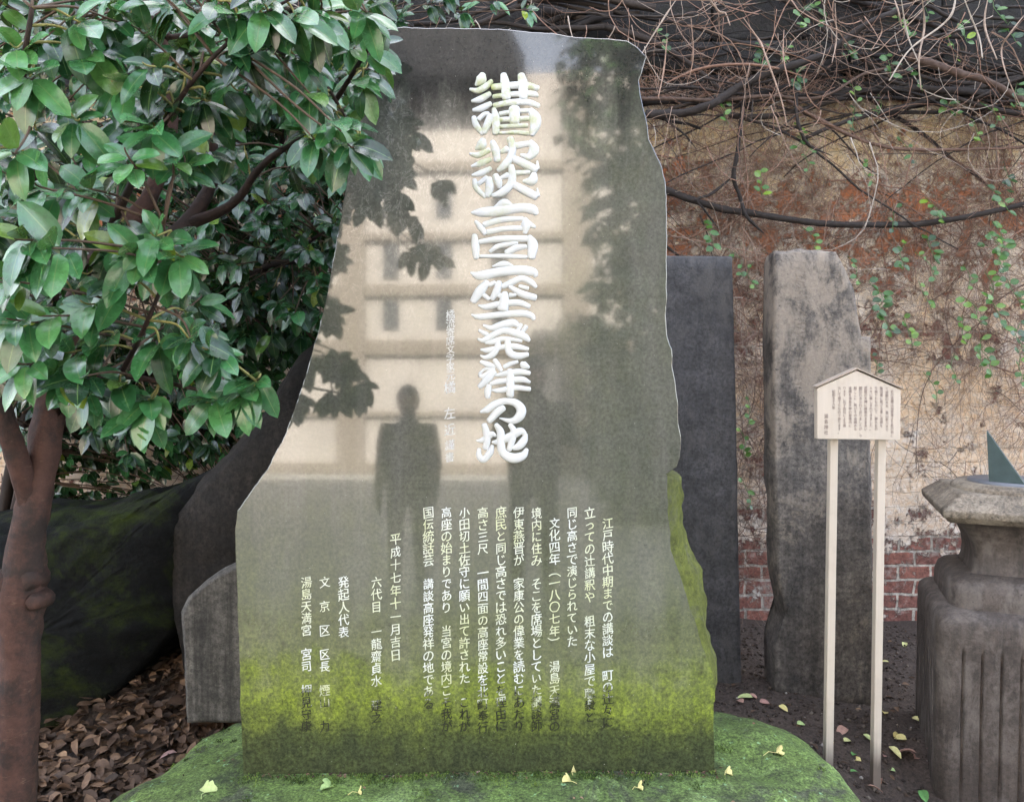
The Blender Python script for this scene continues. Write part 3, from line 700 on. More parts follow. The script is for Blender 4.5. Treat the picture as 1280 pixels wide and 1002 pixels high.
for (xa, ya, xb, yb) in ((1041, 552, 1035, 946), (1100.5, 552, 1093.5, 1003)):
    p = at(xa, 548, SY + .02); q = at(xb, yb, SY + .02); 
    mb = MB(); d = (q - p); q = p + d * 1.12
    M_ = Matrix.Identity(4)
    hw = .0150; hd = .0150
    top_ = p + Vector((0, 0, .05))
    vs = [Vector((c_.x + sx_ * hw, c_.y + sy_ * hd, c_.z)) for c_ in (q, top_) for sx_, sy_ in ((-1, -1), (1, -1), (1, 1), (-1, 1))]
    fs = [(3, 2, 1, 0), (4, 5, 6, 7)] + [(i, (i + 1) % 4, (i + 1) % 4 + 4, i + 4) for i in range(4)]
    mb.add(vs, fs); po = mb.build('post', None or m_wood, sign, False)
    bv = po.modifiers.new('bevel', 'BEVEL'); bv.width = .003; bv.segments = 2
m_postfoot = plain_mat('damp_wood', (.10, .075, .06), .8, .3, 20)
SIGNTXT = [(1115, 489, '此の道標は加賀藩より此の地に'), (1108.5, 486, 'て屋敷の大名、奥山新六まで'), (1101.5, 485, '飯田橋に掲げる事に道標を'), (1095, 485, 'り来りたものにて、御大名の'), (1088.5, 485, '人々に親しまれてきました。'),
           (1082, 485, '武蔵の天神に縁故のまま永い'), (1075.5, 485, '間忘れ去られておりましたが、今'), (1069, 485, '般ここに、再びその由緒ある'), (1062.5, 485, '道標を湯島天神の御境内に'), (1055.5, 485, 'ります、氏子各位による復'), (1049, 485, '元して建てたものであります。'), (1042, 489.5, '昭和五十六年')]
def sgn(px, py):
    p = at(px, py, SY - .03); return (p.x, p.z)
for x, y, tx in SIGNTXT:
    column(tx, lambda a, b_, x=x, y=y: sgn(x + a, y + b_), 4.5, 56.0 / 13.2 if len(tx) > 8 else 4.0, 'board_writing', m_signink, sign, .5, SY - .0308)
column('湯島神社', lambda a, b_: sgn(1032.5 + a, 520 + b_), 6.0, 6.8, 'board_writing', m_signink, sign, .6, SY - .0308)

# ------------------------------------------------------------------ stone sundial
SX, SYD = 1.975, 3.0; YAW = R(-21)
m_ped = stone_mat('weathered_pedestal_stone', (.052, .041, .035), (.098, .079, .066), pale=(.155, .132, .115), rough=.7, scale=2.6, bump=.3, streak=.35, con=.55)
sd = thing('sundial', 'weathered fluted stone sundial pedestal at the right edge of the picture', 'sundial', (SX, SYD, -.05))
def rsq(h, r, z, n=9, flute=0.):
    """rounded square ring, half size h, corner radius r"""
    pts = []
    for cxs, cys, a0 in ((1, -1, -90), (1, 1, 0), (-1, 1, 90), (-1, -1, 180)):
        for k in range(n + 1):
            a = R(a0 + 90 * k / n); pts.append((cxs * (h - r) + r * math.cos(a), cys * (h - r) + r * math.sin(a)))
        # straight run to next corner
        nxt = {(1, -1): (1, 1), (1, 1): (-1, 1), (-1, 1): (-1, -1), (-1, -1): (1, -1)}[(cxs, cys)]
        a1 = R(a0 + 90); p0 = (cxs * (h - r) + r * math.cos(a1), cys * (h - r) + r * math.sin(a1)); p1 = (nxt[0] * (h - r) + r * math.cos(a1), nxt[1] * (h - r) + r * math.sin(a1))
        S = 160
        for k in range(1, S):
            t = k / S; x = p0[0] + (p1[0] - p0[0]) * t; y = p0[1] + (p1[1] - p0[1]) * t
            d = 0.
            if flute:
                ph = (t * 8.0) % 1.0
                d = flute * (max(0, 1 - (abs(ph - .5) / .10) ** 2) ** .6) if .02 < t < .98 else 0
            nx_, ny_ = (math.cos(a1), math.sin(a1)); pts.append((x - nx_ * d, y - ny_ * d))
    c_, s_ = math.cos(YAW), math.sin(YAW)
    out = []
    for x, y in pts:
        X, Y = x * c_ - y * s_ + SX, x * s_ + y * c_ + SYD
        k = .003 * nz((X, Y, z), 6, 3) + .004 * nz((X, Y, z), 30, 4)
        out.append((X + (X - SX) * k * 3, Y + (Y - SYD) * k * 3, z + .002 * nz((X, Y, z), 8, 6)))
    return out
def loft(rings, cap0=False, cap1=True):
    mb = MB(); n = len(rings[0]); vs = [p for r_ in rings for p in r_]
    fs = [(i * n + k, i * n + (k + 1) % n, (i + 1) * n + (k + 1) % n, (i + 1) * n + k) for i in range(len(rings) - 1) for k in range(n)]
    if cap1: fs.append(tuple((len(rings) - 1) * n + k for k in range(n)))
    if cap0: fs.append(tuple(range(n))[::-1])
    mb.add(vs, fs); return mb
prof = [(-.12, .302, .055, .0)] + [(z, .302, .055, .014) for z in (0., .12, .24, .34, .40, .44)] + [(.465, .302, .055, .009), (.485, .302, .055, .0)] + [(z, h, .06, 0.) for z, h in ((.52, .303), (.56, .302), (.585, .297), (.603, .284), (.612, .268), (.618, .258))]
loft([rsq(h, r, z, flute=fl) for z, h, r, fl in prof]).build('fluted_base', m_ped, sd)
prof = [(.600, .252), (.64, .252), (.675, .250), (.705, .241), (.722, .226), (.730, .205), (.735, .19)]
loft([rsq(h, min(.08, h * .4), z) for z, h in prof]).build('shoulder', m_ped, sd)
prof = [(.725, .172), (.76, .163), (.80, .160), (.84, .165), (.875, .178), (.91, .203), (.935, .232), (.945, .255)]
loft([rsq(h, .04, z) for z, h in prof]).build('neck', m_ped, sd)
prof = [(.940, .24), (.941, .264), (.943, .268), (.952, .273), (.962, .287), (.966, .290), (.986, .292), (.990, .291), (.994, .287), (1.03, .246), (1.036, .236), (1.045, .232)]
m_cap = stone_mat('pale_cap_stone', (.125, .102, .076), (.225, .187, .14), pale=(.30, .26, .20), rough=.7, scale=3.2, bump=.6, streak=.2)
loft([rsq(h, .012, z) for z, h in prof]).build('capital', m_cap, sd)
def disc(r0, z0, r1, z1, mat, name, parent):
    n = 64; rings = []
    for r, z in ((r0, z0), (r0, z0 + (z1 - z0) * .6), (r1, z1)):
        rings.append([(SX + r * math.cos(2 * math.pi * k / n), SYD + r * math.sin(2 * math.pi * k / n), z) for k in range(n)])
    return loft(rings).build(name, mat, parent)
disc(.222, 1.03, .205, 1.072, m_cap, 'dial_stone', sd)
m_bronze = plain_mat('green_bronze', (.055, .085, .085), .5, .35, 25, .15, .5, .35)
disc(.165, 1.06, .163, 1.080, plain_mat('grey_dial_plate', (.14, .15, .17), .45, .2, 10, .1, .5, .3), 'dial_plate', sd)
mb = MB(); a_, b2, c_ = Vector((1.855, 2.97, 1.079)), Vector((1.845, 2.975, 1.275)), Vector((1.935, 2.88, 1.079))
pn = (b2 - a_).cross(c_ - a_).normalized() * .007
mb.add([a_ - pn, b2 - pn, c_ - pn, a_ + pn, b2 + pn, c_ + pn], [(0, 1, 2), (5, 4, 3), (0, 3, 4, 1), (1, 4, 5, 2), (2, 5, 3, 0)])
mb.build('gnomon', m_bronze, sd, False)

# ------------------------------------------------------------------ glossy evergreen tree at left
m_bark = tint_mat('reddish_bark', [(0, (.025, .017, .014)), (.5, (.060, .030, .023)), (1, (.12, .062, .046))], .75, .9, 30)
t = m_bark.node_tree; g = G(t); b = t.nodes['Principled BSDF']; co = g.coord('Object'); old = b.inputs['Base Color'].links[0].from_socket
c = g.mix(g.ramp(g.noise(g.scalev(co, 1, 1, 3.5), 22, 6, .7), [(.60, 0.), (.68, .6)]), old, (.16, .10, .075))
c = g.mix(g.ramp(g.noise(co, 7, 9, .75), [(.42, .9), (.54, 0.)]), c, (.022, .017, .015)); g.link(c, b.inputs['Base Color'])
m_leaf = leaf_mat('glossy_leaf', [(0, (.008, .030, .013)), (.25, (.018, .078, .028)), (.55, (.046, .175, .058)), (.8, (.085, .245, .075)), (.93, (.09, .18, .03)), (1, (.21, .28, .035))], .2, .6, .12)
tree = thing('evergreen_tree', 'glossy broad leaved evergreen tree with a reddish trunk at the left edge', 'tree', (at(25, 740, 2.2).x, 2.2, 0))
TR = random.Random(11)
trunk_pts = [(8, 1150, 2.2, 33), (16, 1000, 2.2, 31), (24, 860, 2.2, 27), (27, 760, 2.2, 29), (29, 735, 2.2, 30), (36, 660, 2.2, 24), (50, 590, 2.22, 22), (62, 510, 2.25, 21), (78, 430, 2.3, 19), (110, 350, 2.35, 17), (150, 290, 2.4, 14), (190, 240, 2.45, 11), (215, 150, 2.5, 9), (205, 60, 2.5, 7), (190, -40, 2.5, 5)]
sp = spline([(*at(px, py, Y), .86 * r * Y / F) for px, py, Y, r in trunk_pts], 6)
mb = MB(); tube(mb, [p[:3] for p in sp], [p[3] for p in sp], 18, .55, .16, 3)
for (px, py, rr_) in ((4, 728, 13), (34, 725, 12), (18, 712, 10), (44, 752, 9)):     # knots with pale cut ends
    p = at(px - 1, py, 2.2 - .034); tube(mb, [p + Vector((0, .05, 0)), p, p + Vector((0, -.012, 0)), p + Vector((0, -.016, 0))], [rr_ * 1.5 * 2.2 / F, rr_ * 1.2 * 2.2 / F, rr_ * 2.2 / F, rr_ * .6 * 2.2 / F], 12, .45, .1, px)
mb.build('trunk', m_bark, tree)
LIMBS = [[(40, 640, 2.2, 14), (18, 560, 2.15, 13), (-10, 480, 2.1, 12), (-40, 380, 2.0, 10), (-60, 250, 1.9, 8), (-50, 100, 1.8, 6)],
         [(110, 350, 2.35, 13), (190, 310, 2.5, 14), (232, 282, 2.6, 15), (262, 235, 2.65, 11), (270, 205, 2.65, 10), (258, 150, 2.6, 9), (236, 80, 2.5, 8), (212, 48, 2.4, 7), (165, 0, 2.3, 6), (120, -50, 2.2, 4)],
         [(232, 282, 2.6, 11), (290, 255, 2.6, 8), (330, 205, 2.5, 6), (400, 150, 2.3, 5), (455, 70, 2.15, 3.5), (475, 40, 2.1, 2)],
         [(62, 510, 2.25, 11), (95, 480, 2.1, 9), (150, 470, 1.95, 6), (215, 480, 1.9, 4), (290, 492, 1.88, 3), (330, 470, 1.86, 2)],
         [(78, 430, 2.3, 10), (60, 330, 2.1, 8), (45, 220, 1.9, 6), (30, 100, 1.75, 5), (40, 10, 1.7, 4)],
         [(110, 350, 2.35, 9), (150, 260, 2.1, 7), (190, 180, 1.95, 5), (250, 90, 1.85, 4), (320, 25, 1.85, 3), (380, -10, 1.85, 2)],
         [(150, 470, 1.95, 5), (185, 400, 1.85, 4), (210, 330, 1.8, 3), (205, 280, 1.78, 2)],
         [(212, 48, 2.4, 6), (270, 42, 2.3, 5), (330, 55, 2.2, 4), (400, 100, 2.15, 3), (440, 160, 2.15, 2)]]
limb_samples = []
for li, lp in enumerate(LIMBS):
    s_ = spline([(*at(px, py, Y), (.72 if li else 1) * r * Y / F) for px, py, Y, r in lp], 8)
    mb = MB(); tube(mb, [p[:3] for p in s_], [p[3] for p in s_], 9, .5 if li == 0 else .16, .14, li + 5); mb.build('branch', m_bark, tree)
    limb_samples += [Vector(p[:3]) for p in s_[4:]]
# leaf rosettes: (px, py, depth)
near = [(20, 60, 1.7), (100, 28, 1.75), (115, 70, 1.8), (38, 95, 1.7), (175, 38, 1.85), (330, 12, 1.8), (300, 18, 1.85), (372, 25, 1.85), (395, 75, 2.05), (430, 55, 2.1), (465, 62, 2.15), (452, 105, 2.16), (425, 150, 2.15), (448, 178, 2.17), (385, 165, 2.1), (355, 110, 2.1),
        (20, 190, 1.62), (55, 235, 1.65), (95, 150, 1.75), (150, 105, 1.8), (65, 310, 1.6), (190, 165, 1.75), (160, 195, 1.7), (215, 190, 1.78), (110, 235, 1.75), (30, 300, 1.6), (195, 295, 1.75), (225, 320, 1.78), (165, 320, 1.75), (145, 350, 1.8), (110, 380, 1.78), (60, 395, 1.72), (20, 400, 1.7), (90, 440, 1.8), (30, 455, 1.75),
        (200, 430, 1.85), (238, 425, 1.85), (258, 440, 1.85), (150, 480, 1.86), (185, 500, 1.86), (120, 420, 1.83), (265, 500, 1.87), (320, 478, 1.86), (300, 492, 1.86), (175, 520, 1.88), (75, 470, 1.82), (10, 350, 1.65), (250, 30, 2.0), (270, 110, 2.1), (330, 70, 2.15), (300, 60, 2.1), (400, 20, 2.0), (445, 20, 2.1)]
LEAVES = MB(); TW = MB()
def rosette(c, n, L0, spread=1.0, bright=.5, out=None, tw=True, mb=None, TWm=None, samples=None, rnd=TR, far=False):
    mb = mb or LEAVES; TWm = TWm or TW; samples = samples or limb_samples
    s = min(samples, key=lambda q: (q - c).length + .12 * max(0, q.z - c.z))
    d0 = (c - s); 
    if d0.length > .34: s = c - d0.normalized() * .34; d0 = c - s
    ax = (d0.normalized() + Vector((rnd.uniform(-.3, .3), -.45, rnd.uniform(-.2, .4)))).normalized()
    if tw:
        mid = s + d0 * .55 + Vector((rnd.uniform(-.02, .02), rnd.uniform(-.02, .02), -.04 * d0.length + .02))
        P = spline([tuple(s), tuple(mid), tuple(c), tuple(c + ax * .02)], 5)
        tube(TWm, P, [.0038 - .0024 * i / len(P) for i in range(len(P))], 5, .35 if d0.length > .15 else .9)
    base_a = rnd.uniform(0, 6.28)
    for k in range(n):
        a = base_a + k * 2.4 + rnd.uniform(-.4, .4)
        u = ax.orthogonal().normalized(); v = ax.cross(u)
        f = (k + .5) / n
        d = ax * (.2 + .7 * (1 - f)) + (u * math.cos(a) + v * math.sin(a)) * spread
        d += Vector((0, -.12, -.42 - .3 * rnd.random()))
        up = Vector((rnd.uniform(-.45, .45), -1.0 + rnd.uniform(-.4, .4), .8))
        Lf = L0 * rnd.uniform(.65, 1.15) * (.75 if k == n - 1 else 1)
        tn = min(1, max(0, bright + rnd.gauss(0, .16)))
        if rnd.random() < .035: tn = rnd.uniform(.88, 1)
        leaf(mb, c - ax * (.035 * f) , d, up, Lf, Lf * rnd.uniform(.46, .56), rnd.uniform(.08, .34), rnd.uniform(.08, .26), tn, 7 if not far else 4, rnd.uniform(0, .12))
for px, py, Y in near:
    rosette(at(px, py, Y), TR.randint(7, 9), .098 if Y < 2 else .092, bright=TR.uniform(.45, .68))
def ininside(px, py): 
    if px < 275: return py < 500 - max(0, px - 120) * .35 or (py < 470 and px < 120)
    return py < 230 - max(0, px - 400) * .9 if px > 400 else py < 215
k = 0
while k < 250:
    px, py = TR.uniform(-110, 480), TR.uniform(-60, 510)
    if not ininside(px, py): continue
    if 235 < px < 330 and 195 < py < 290: continue
    if 120 < px < 250 and 215 < py < 275 and TR.random() < .8: continue
    Y = TR.uniform(1.75, 2.75); k += 1
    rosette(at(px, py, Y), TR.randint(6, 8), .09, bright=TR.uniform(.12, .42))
LEAVES.build('crown', m_leaf, tree)
m_twig = tint_mat('twig_bark', [(0, (.03, .02, .015)), (.4, (.09, .06, .04)), (.8, (.22, .16, .09)), (1, (.25, .28, .06))], .7, .3, 60)
TW.build('twig', m_twig, tree)

# dark shrub filling the shade behind the tree
RB = random.Random(5)
shrub = thing('dark_shrub', 'dense dark leafy shrub in the shade between the tree and the memorial stone', 'shrub', (-1.1, 3.6, 0))
BL = MB(); BT = MB()
stems = []
mb = MB()
for (pp) in ([(20, 840, 3.9, 16), (30, 600, 3.9, 15), (150, 470, 3.8, 14), (260, 390, 3.7, 11), (330, 335, 3.5, 8), (400, 325, 3.3, 6)], [(10, 840, 4.0, 14), (45, 560, 4.0, 13), (230, 430, 3.9, 11), (330, 250, 3.8, 9), (380, 100, 3.7, 7), (460, 20, 3.7, 5)], [(-20, 840, 4.0, 14), (20, 560, 4.0, 13), (100, 400, 3.9, 12), (160, 200, 3.8, 9), (230, 60, 3.7, 6), (300, -40, 3.7, 4)], [(330, 335, 3.5, 5), (390, 300, 3.35, 4), (450, 250, 3.3, 3)]):
    s_ = spline([(*at(px, py, Y), r * Y / F * .55) for px, py, Y, r in pp], 6); tube(mb, [p[:3] for p in s_], [p[3] for p in s_], 7, .05, .12, 2); stems += [Vector(p[:3]) for p in s_]
mb.build('stem', m_bark, shrub)
k = 0
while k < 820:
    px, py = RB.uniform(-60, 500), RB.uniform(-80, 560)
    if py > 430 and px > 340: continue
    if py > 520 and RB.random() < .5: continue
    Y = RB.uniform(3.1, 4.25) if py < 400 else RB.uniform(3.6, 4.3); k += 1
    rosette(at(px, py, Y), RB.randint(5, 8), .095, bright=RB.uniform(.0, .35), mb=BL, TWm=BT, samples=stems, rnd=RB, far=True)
for i in range(200):  # this and the next batch added to darken the wall behind
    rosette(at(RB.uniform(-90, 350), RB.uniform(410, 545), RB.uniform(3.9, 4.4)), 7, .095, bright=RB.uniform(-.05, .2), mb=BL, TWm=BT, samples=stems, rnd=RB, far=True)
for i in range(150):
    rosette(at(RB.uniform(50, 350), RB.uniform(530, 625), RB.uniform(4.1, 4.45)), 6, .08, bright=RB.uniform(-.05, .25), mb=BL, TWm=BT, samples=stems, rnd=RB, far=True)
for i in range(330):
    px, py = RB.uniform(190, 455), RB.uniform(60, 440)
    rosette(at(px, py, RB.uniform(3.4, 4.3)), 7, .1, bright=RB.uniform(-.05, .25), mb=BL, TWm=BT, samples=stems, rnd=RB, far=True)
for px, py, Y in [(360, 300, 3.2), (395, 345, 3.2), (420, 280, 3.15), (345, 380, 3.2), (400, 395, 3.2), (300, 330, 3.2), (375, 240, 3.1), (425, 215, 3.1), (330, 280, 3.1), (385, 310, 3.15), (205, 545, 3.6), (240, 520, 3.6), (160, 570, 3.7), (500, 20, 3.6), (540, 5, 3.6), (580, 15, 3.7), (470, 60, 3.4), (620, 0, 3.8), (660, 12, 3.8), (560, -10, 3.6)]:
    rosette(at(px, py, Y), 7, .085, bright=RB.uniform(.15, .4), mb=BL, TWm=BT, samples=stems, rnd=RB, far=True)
BL.build('foliage', m_leaf, shrub); BT.build('twig', m_twig, shrub)

# ------------------------------------------------------------------ leafless creeper over the wall
RV = random.Random(21)
m_stem = tint_mat('creeper_bark', [(0, (.018, .016, .016)), (.35, (.055, .045, .040)), (.6, (.24, .14, .10)), (.8, (.31, .215, .165)), (1, (.40, .36, .31))], .85, .6, 50)
crp = thing('creeper', 'tangled brown woody creeper with bare stems and few green leaves over the brick wall', 'climbing plant', (1.5, 4.45, 0))
ZB = lambda q: (800 + q[0] / 2.667, q[1] / 2.667)
MAIN = [([(20, 382), (150, 375), (250, 342), (300, 308), (400, 255), (520, 215), (620, 178), (700, 120), (780, 70), (900, 20)], 4.22, 15, .12),
        ([(-260, 520), (-80, 575), (100, 640), (250, 690), (400, 716), (600, 745), (800, 750), (950, 745), (1100, 720), (1290, 680), (1500, 640)], 4.36, 13, .12),
        ([(430, 285), (520, 355), (620, 410), (720, 460), (830, 492), (950, 500), (1120, 497), (1300, 490), (1500, 470)], 4.33, 6.5, .45),
        ([(900, 190), (980, 215), (1060, 245), (1160, 272), (1290, 340), (1450, 380)], 4.24, 14, .4),
        ([(515, 215), (520, 320), (525, 400), (560, 480), (640, 520)], 4.26, 6, .12), ([(350, 300), (338, 400), (325, 510), (312, 590), (335, 660), (355, 720), (415, 780)], 4.31, 8, .1), ([(320, 580), (240, 645), (190, 665), (215, 700), (260, 760)], 4.3, 5, .1),
        ([(370, 250), (375, 330), (370, 420)], 4.25, 4, .3), ([(0, 330), (120, 330), (260, 335), (420, 320), (560, 330), (640, 310), (740, 250), (840, 225)], 4.27, 7, .4), ([(60, 380), (110, 420), (150, 450), (190, 500)], 4.33, 4, .15), ([(80, 280), (200, 230), (330, 215), (440, 225), (560, 260)], 4.2, 5, .55)]
for pts, Y, r, tn in MAIN:
    s_ = spline([(*at(*ZB(p), Y + .02 * math.sin(i * 2.1)), 0) for i, p in enumerate(pts)], 9)
    r0 = r / 2.667 * Y / F
    mb = MB(); tube(mb, [p[:3] for p in s_], [r0 * (1 - .35 * i / len(s_)) * (min(1, .3 + .12 * i, .3 + .12 * (len(s_) - 1 - i)) if r < 7 or r == 8 else 1) for i in range(len(s_))], 10, tn, .28, r); mb.build('main_stem', m_stem, crp)
HANG = [[(190, 40), (260, -5), (330, -40)], [(225, -10), (262, 38), (285, 45), (300, 85)], [(845, -10), (862, 40), (872, 90)], [(800, 60), (805, 110), (770, 170)], [(940, -10), (948, 90), (930, 200), (937, 300)], [(1075, -20), (1105, 60), (1132, 130), (1142, 195)], [(1290, 40), (1235, 110), (1205, 165), (1222, 250), (1275, 370)],
        [(1055, -20), (1040, 45), (1000, 90), (900, 165), (830, 270)], [(870, -10), (890, 110), (925, 200)], [(120, 0), (80, 60), (30, 140), (0, 190)], [(170, 60), (178, 180), (165, 260)], [(345, 60), (400, 140), (420, 190), (470, 330), (490, 420)], [(480, 100), (478, 190), (500, 290)], [(650, 10), (655, 130), (640, 210)], [(1160, -10), (1150, 90), (1190, 200)], [(90, 130), (80, 230), (60, 330)]]
for i, pts in enumerate(HANG):
    s_ = spline([(*at(*ZB(p), 4.02 + .12 * RV.random()), 0) for p in pts], 8)
    mb = MB(); tube(mb, [p[:3] for p in s_], [.0062 * (.7 + .6 * ((i * 37) % 10) / 10) * (1 - .6 * k / len(s_)) * min(1, .3 + .09 * k) for k in range(len(s_))], 5, RV.uniform(.72, .98), .3, i); mb.build('hanging_shoot', m_stem, crp)
def twig(mb, p, d, Lt, r, tn, curve, ylo, yhi, seg=9, sides=3, wob=.26):
    P = []; d = Vector(d).normalized(); p = Vector(p); cv = RV.uniform(-curve, curve)
    for i in range(seg):
        P.append(p.copy())
        d = (Matrix.Rotation(cv + RV.uniform(-wob, wob), 3, 'Y') @ d); d.y += RV.uniform(-.16, .16); d.y *= .8; d.normalize()
        p = p + d * Lt / seg
        if p.y > yhi: p.y = yhi
        if p.y < ylo: p.y = ylo
    tube(mb, P, [r * (1 - .6 * i / seg) for i in range(seg)], sides, tn)
# dense stems lying along the wall top, tinted blackish for the shade there
mb = MB()
for i in range(190):
    z = RV.uniform(2.9, 3.75) if i > 30 else RV.uniform(2.95, 3.4); x = RV.uniform(-2.6, 4.6)
    twig(mb, (x, RV.uniform(4.3, 4.5), z), (RV.choice((-1, 1)), 0, RV.uniform(-.22, .22)), RV.uniform(.7, 2.2), RV.choice((.004, .006, .008, .012, .017, .024)), RV.uniform(0, .3), .05, 4.28, 4.53, 16, 6, .17)
tag(mb.build('stem_tangle', m_stem, crp), kind='stuff')
mb = MB()
def dens(x, z):
    if x > .55: 
        if z < 1.0: return 0
        return min(1, max(0, (z - 1.0) / .55)) * (1 if z > 1.45 else .55)
    return .0
def spray(mb, p, d, Lt, r, tn, depth):
    """a branching twig: a tapering stem with side shoots that branch again"""
    seg = 10; P = []; d = Vector(d).normalized(); p = Vector(p); cv = RV.uniform(-.14, .14); D = []
    for i in range(seg):
        P.append(p.copy()); D.append(d.copy())
        d = Matrix.Rotation(cv + RV.uniform(-.2, .2), 3, 'Y') @ d
        d.y += RV.uniform(-.14, .14); d.y *= .75; d.z -= .03; d.normalize()
        p = p + d * Lt / seg; p.y = min(4.582, max(4.34, p.y))
    tube(mb, P, [max(.0007, r * (1 - .72 * i / seg)) for i in range(seg)], 4 if r > .002 else 3, min(1, max(0, tn + RV.gauss(0, .06))))
    if depth:
        for i in range(1, seg):
            for _ in range(1 if RV.random() < .72 else 2):
                a = RV.choice((-1, 1)) * RV.uniform(.3, 1.0); dd = Matrix.Rotation(a, 3, 'Y') @ D[i]; dd.y += RV.uniform(-.3, .3)
                spray(mb, P[i], dd, Lt * RV.uniform(.3, .65), r * (1 - .72 * i / seg) * RV.uniform(.5, .75), tn + .06, depth - 1)
k = 0
while k < 78:
    x, z = RV.uniform(.4, 4.4), RV.uniform(1.15, 3.25)
    if RV.random() > dens(x, z): continue
    k += 1
    hor = RV.random() < .75
    d = (RV.choice((-1, 1)), 0, RV.gauss(-.05, .3)) if hor else (RV.gauss(0, .4), 0, RV.choice((-1, -1, 1)))
    spray(mb, (x, RV.uniform(4.42, 4.57), z), d, RV.uniform(.6, 1.25), RV.uniform(.0035, .0065), RV.uniform(.4, .75), 2)
k = 0
while k < 1300:
    x, z = RV.uniform(.5, 4.4), RV.uniform(1.0, 3.25)
    if RV.random() > dens(x, z): continue
    k += 1
    d = (RV.choice((-1, 1)), 0, RV.gauss(0, .4)) if RV.random() < .7 else (RV.gauss(0, .4), 0, RV.choice((-1, -1, 1)))
    twig(mb, (x, RV.uniform(4.36, 4.575), z), d, RV.uniform(.18, .8), RV.choice((.0009, .0012, .0015, .0022, .0032)), RV.uniform(.42, .95), .34, 4.3, 4.585)
for i in range(420):                     # strip between the two slabs, and thin ones low on the wall
    x, z = (RV.uniform(1.26, 1.56), RV.uniform(.25, 2.3)) if i < 260 else (RV.uniform(1.5, 3.6), RV.uniform(.85, 1.4))
    if i >= 260 and RV.random() < .45: continue
    twig(mb, (x, RV.uniform(4.4, 4.57), z), (RV.gauss(0, .6), 0, RV.choice((-1, 1)) * RV.random()), RV.uniform(.15, .55), RV.uniform(.0012, .003), RV.uniform(.35, .85), .3, 4.35, 4.585)
for i in range(420):                     # left, behind the tree
    x, z = RV.uniform(-3.6, -.9), RV.uniform(.5, 2.2)
    twig(mb, (x, RV.uniform(4.4, 4.57), z), (RV.gauss(0, .6), 0, RV.choice((-1, 1)) * RV.random()), RV.uniform(.2, .7), RV.uniform(.0014, .004), RV.uniform(.2, .8), .3, 4.3, 4.585)
for i in range(380):                     # fine pale shoots in front of the dark top
    x, z = RV.uniform(-1.2, 4.2), RV.uniform(2.7, 3.6)
    twig(mb, (x, RV.uniform(4.1, 4.3), z), (RV.gauss(0, .6), RV.gauss(0, .2), RV.gauss(-.6, .7)), RV.uniform(.25, .9), RV.choice((.0014, .002, .0026, .004)), RV.uniform(.4, 1.), .3, 4.08, 4.4, 12)
tag(mb.build('twig_tangle', m_stem, crp), kind='stuff')
m_ivy = leaf_mat('creeper_leaf', [(0, (.014, .05, .018)), (.5, (.05, .15, .022)), (1, (.20, .33, .03))], .35, .5, .2)
SPR = [(1005, 20, 7), (832, 52, 5), (950, 70, 6), (982, 72, 5), (1000, 100, 6), (992, 98, 5), (1060, 60, 6), (1112, 82, 6), (1130, 32, 7), (1068, 115, 4), (1185, 130, 7), (1245, 145, 5), (1222, 165, 5), (1270, 120, 6), (905, 140, 4), (1000, 170, 6), (1010, 200, 4), (1140, 190, 4), (950, 230, 6), (1175, 265, 6), (1115, 275, 5), (1255, 250, 7), (1262, 225, 7), (1250, 310, 8), (890, 295, 7), (1165, 310, 6), (1030, 20, 5), (1160, 15, 5), (1205, 40, 6), (1265, 40, 6), (1065, 150, 4), (1150, 100, 5), (1100, 130, 4), (1085, 215, 4), (1250, 15, 6), (1190, 60, 4),
       (1017, 303, 5), (1128, 322, 7), (1100, 373, 10), (1112, 405, 9), (1138, 418, 7), (1160, 372, 4), (1252, 296, 7), (1250, 325, 8), (1272, 368, 8), (1276, 425, 9), (1220, 390, 6), (1250, 396, 7), (1202, 415, 6), (1236, 453, 7), (1194, 464, 4), (1276, 464, 7), (1225, 443, 6), (1170, 487, 4), (1095, 462, 4), (935, 518, 5), (929, 557, 5), (940, 347, 4), (925, 330, 3), (1070, 340, 4), (1165, 335, 5), (938, 620, 4), (1240, 360, 6), (1210, 350, 4)]
for px, py, n in SPR:
    mb = MB(); c = at(px, py, RV.uniform(4.2, 4.36)); big = .052 if n >= 6 else .04
    P = [c + Vector((RV.uniform(-.06, .06), .08, .10)), c + Vector((RV.uniform(-.02, .02), .02, .03)), c + Vector((0, -.01, -.03)), c + Vector((RV.uniform(-.03, .03), -.02, -.07))]
    P = [Vector(q) for q in spline([tuple(q) for q in P], 4)]
    tube(mb, P, [.0016] * len(P), 4, .5)
    tone = RV.uniform(.15, .7)
    for i in range(n):
        q = P[int((i + .5) / n * (len(P) - 1))]
        leaf(mb, q, (RV.choice((-1, 1)) * RV.uniform(.4, 1), RV.uniform(-.6, 0), RV.uniform(-.6, .5)), (RV.uniform(-.4, .4), -1, RV.uniform(.2, .9)), big * RV.uniform(.6, 1.15), big * RV.uniform(.55, .8), .15, .12, min(1, max(0, tone + RV.gauss(0, .18))), 4)
    mb.build('leaf_sprig', m_ivy, crp)

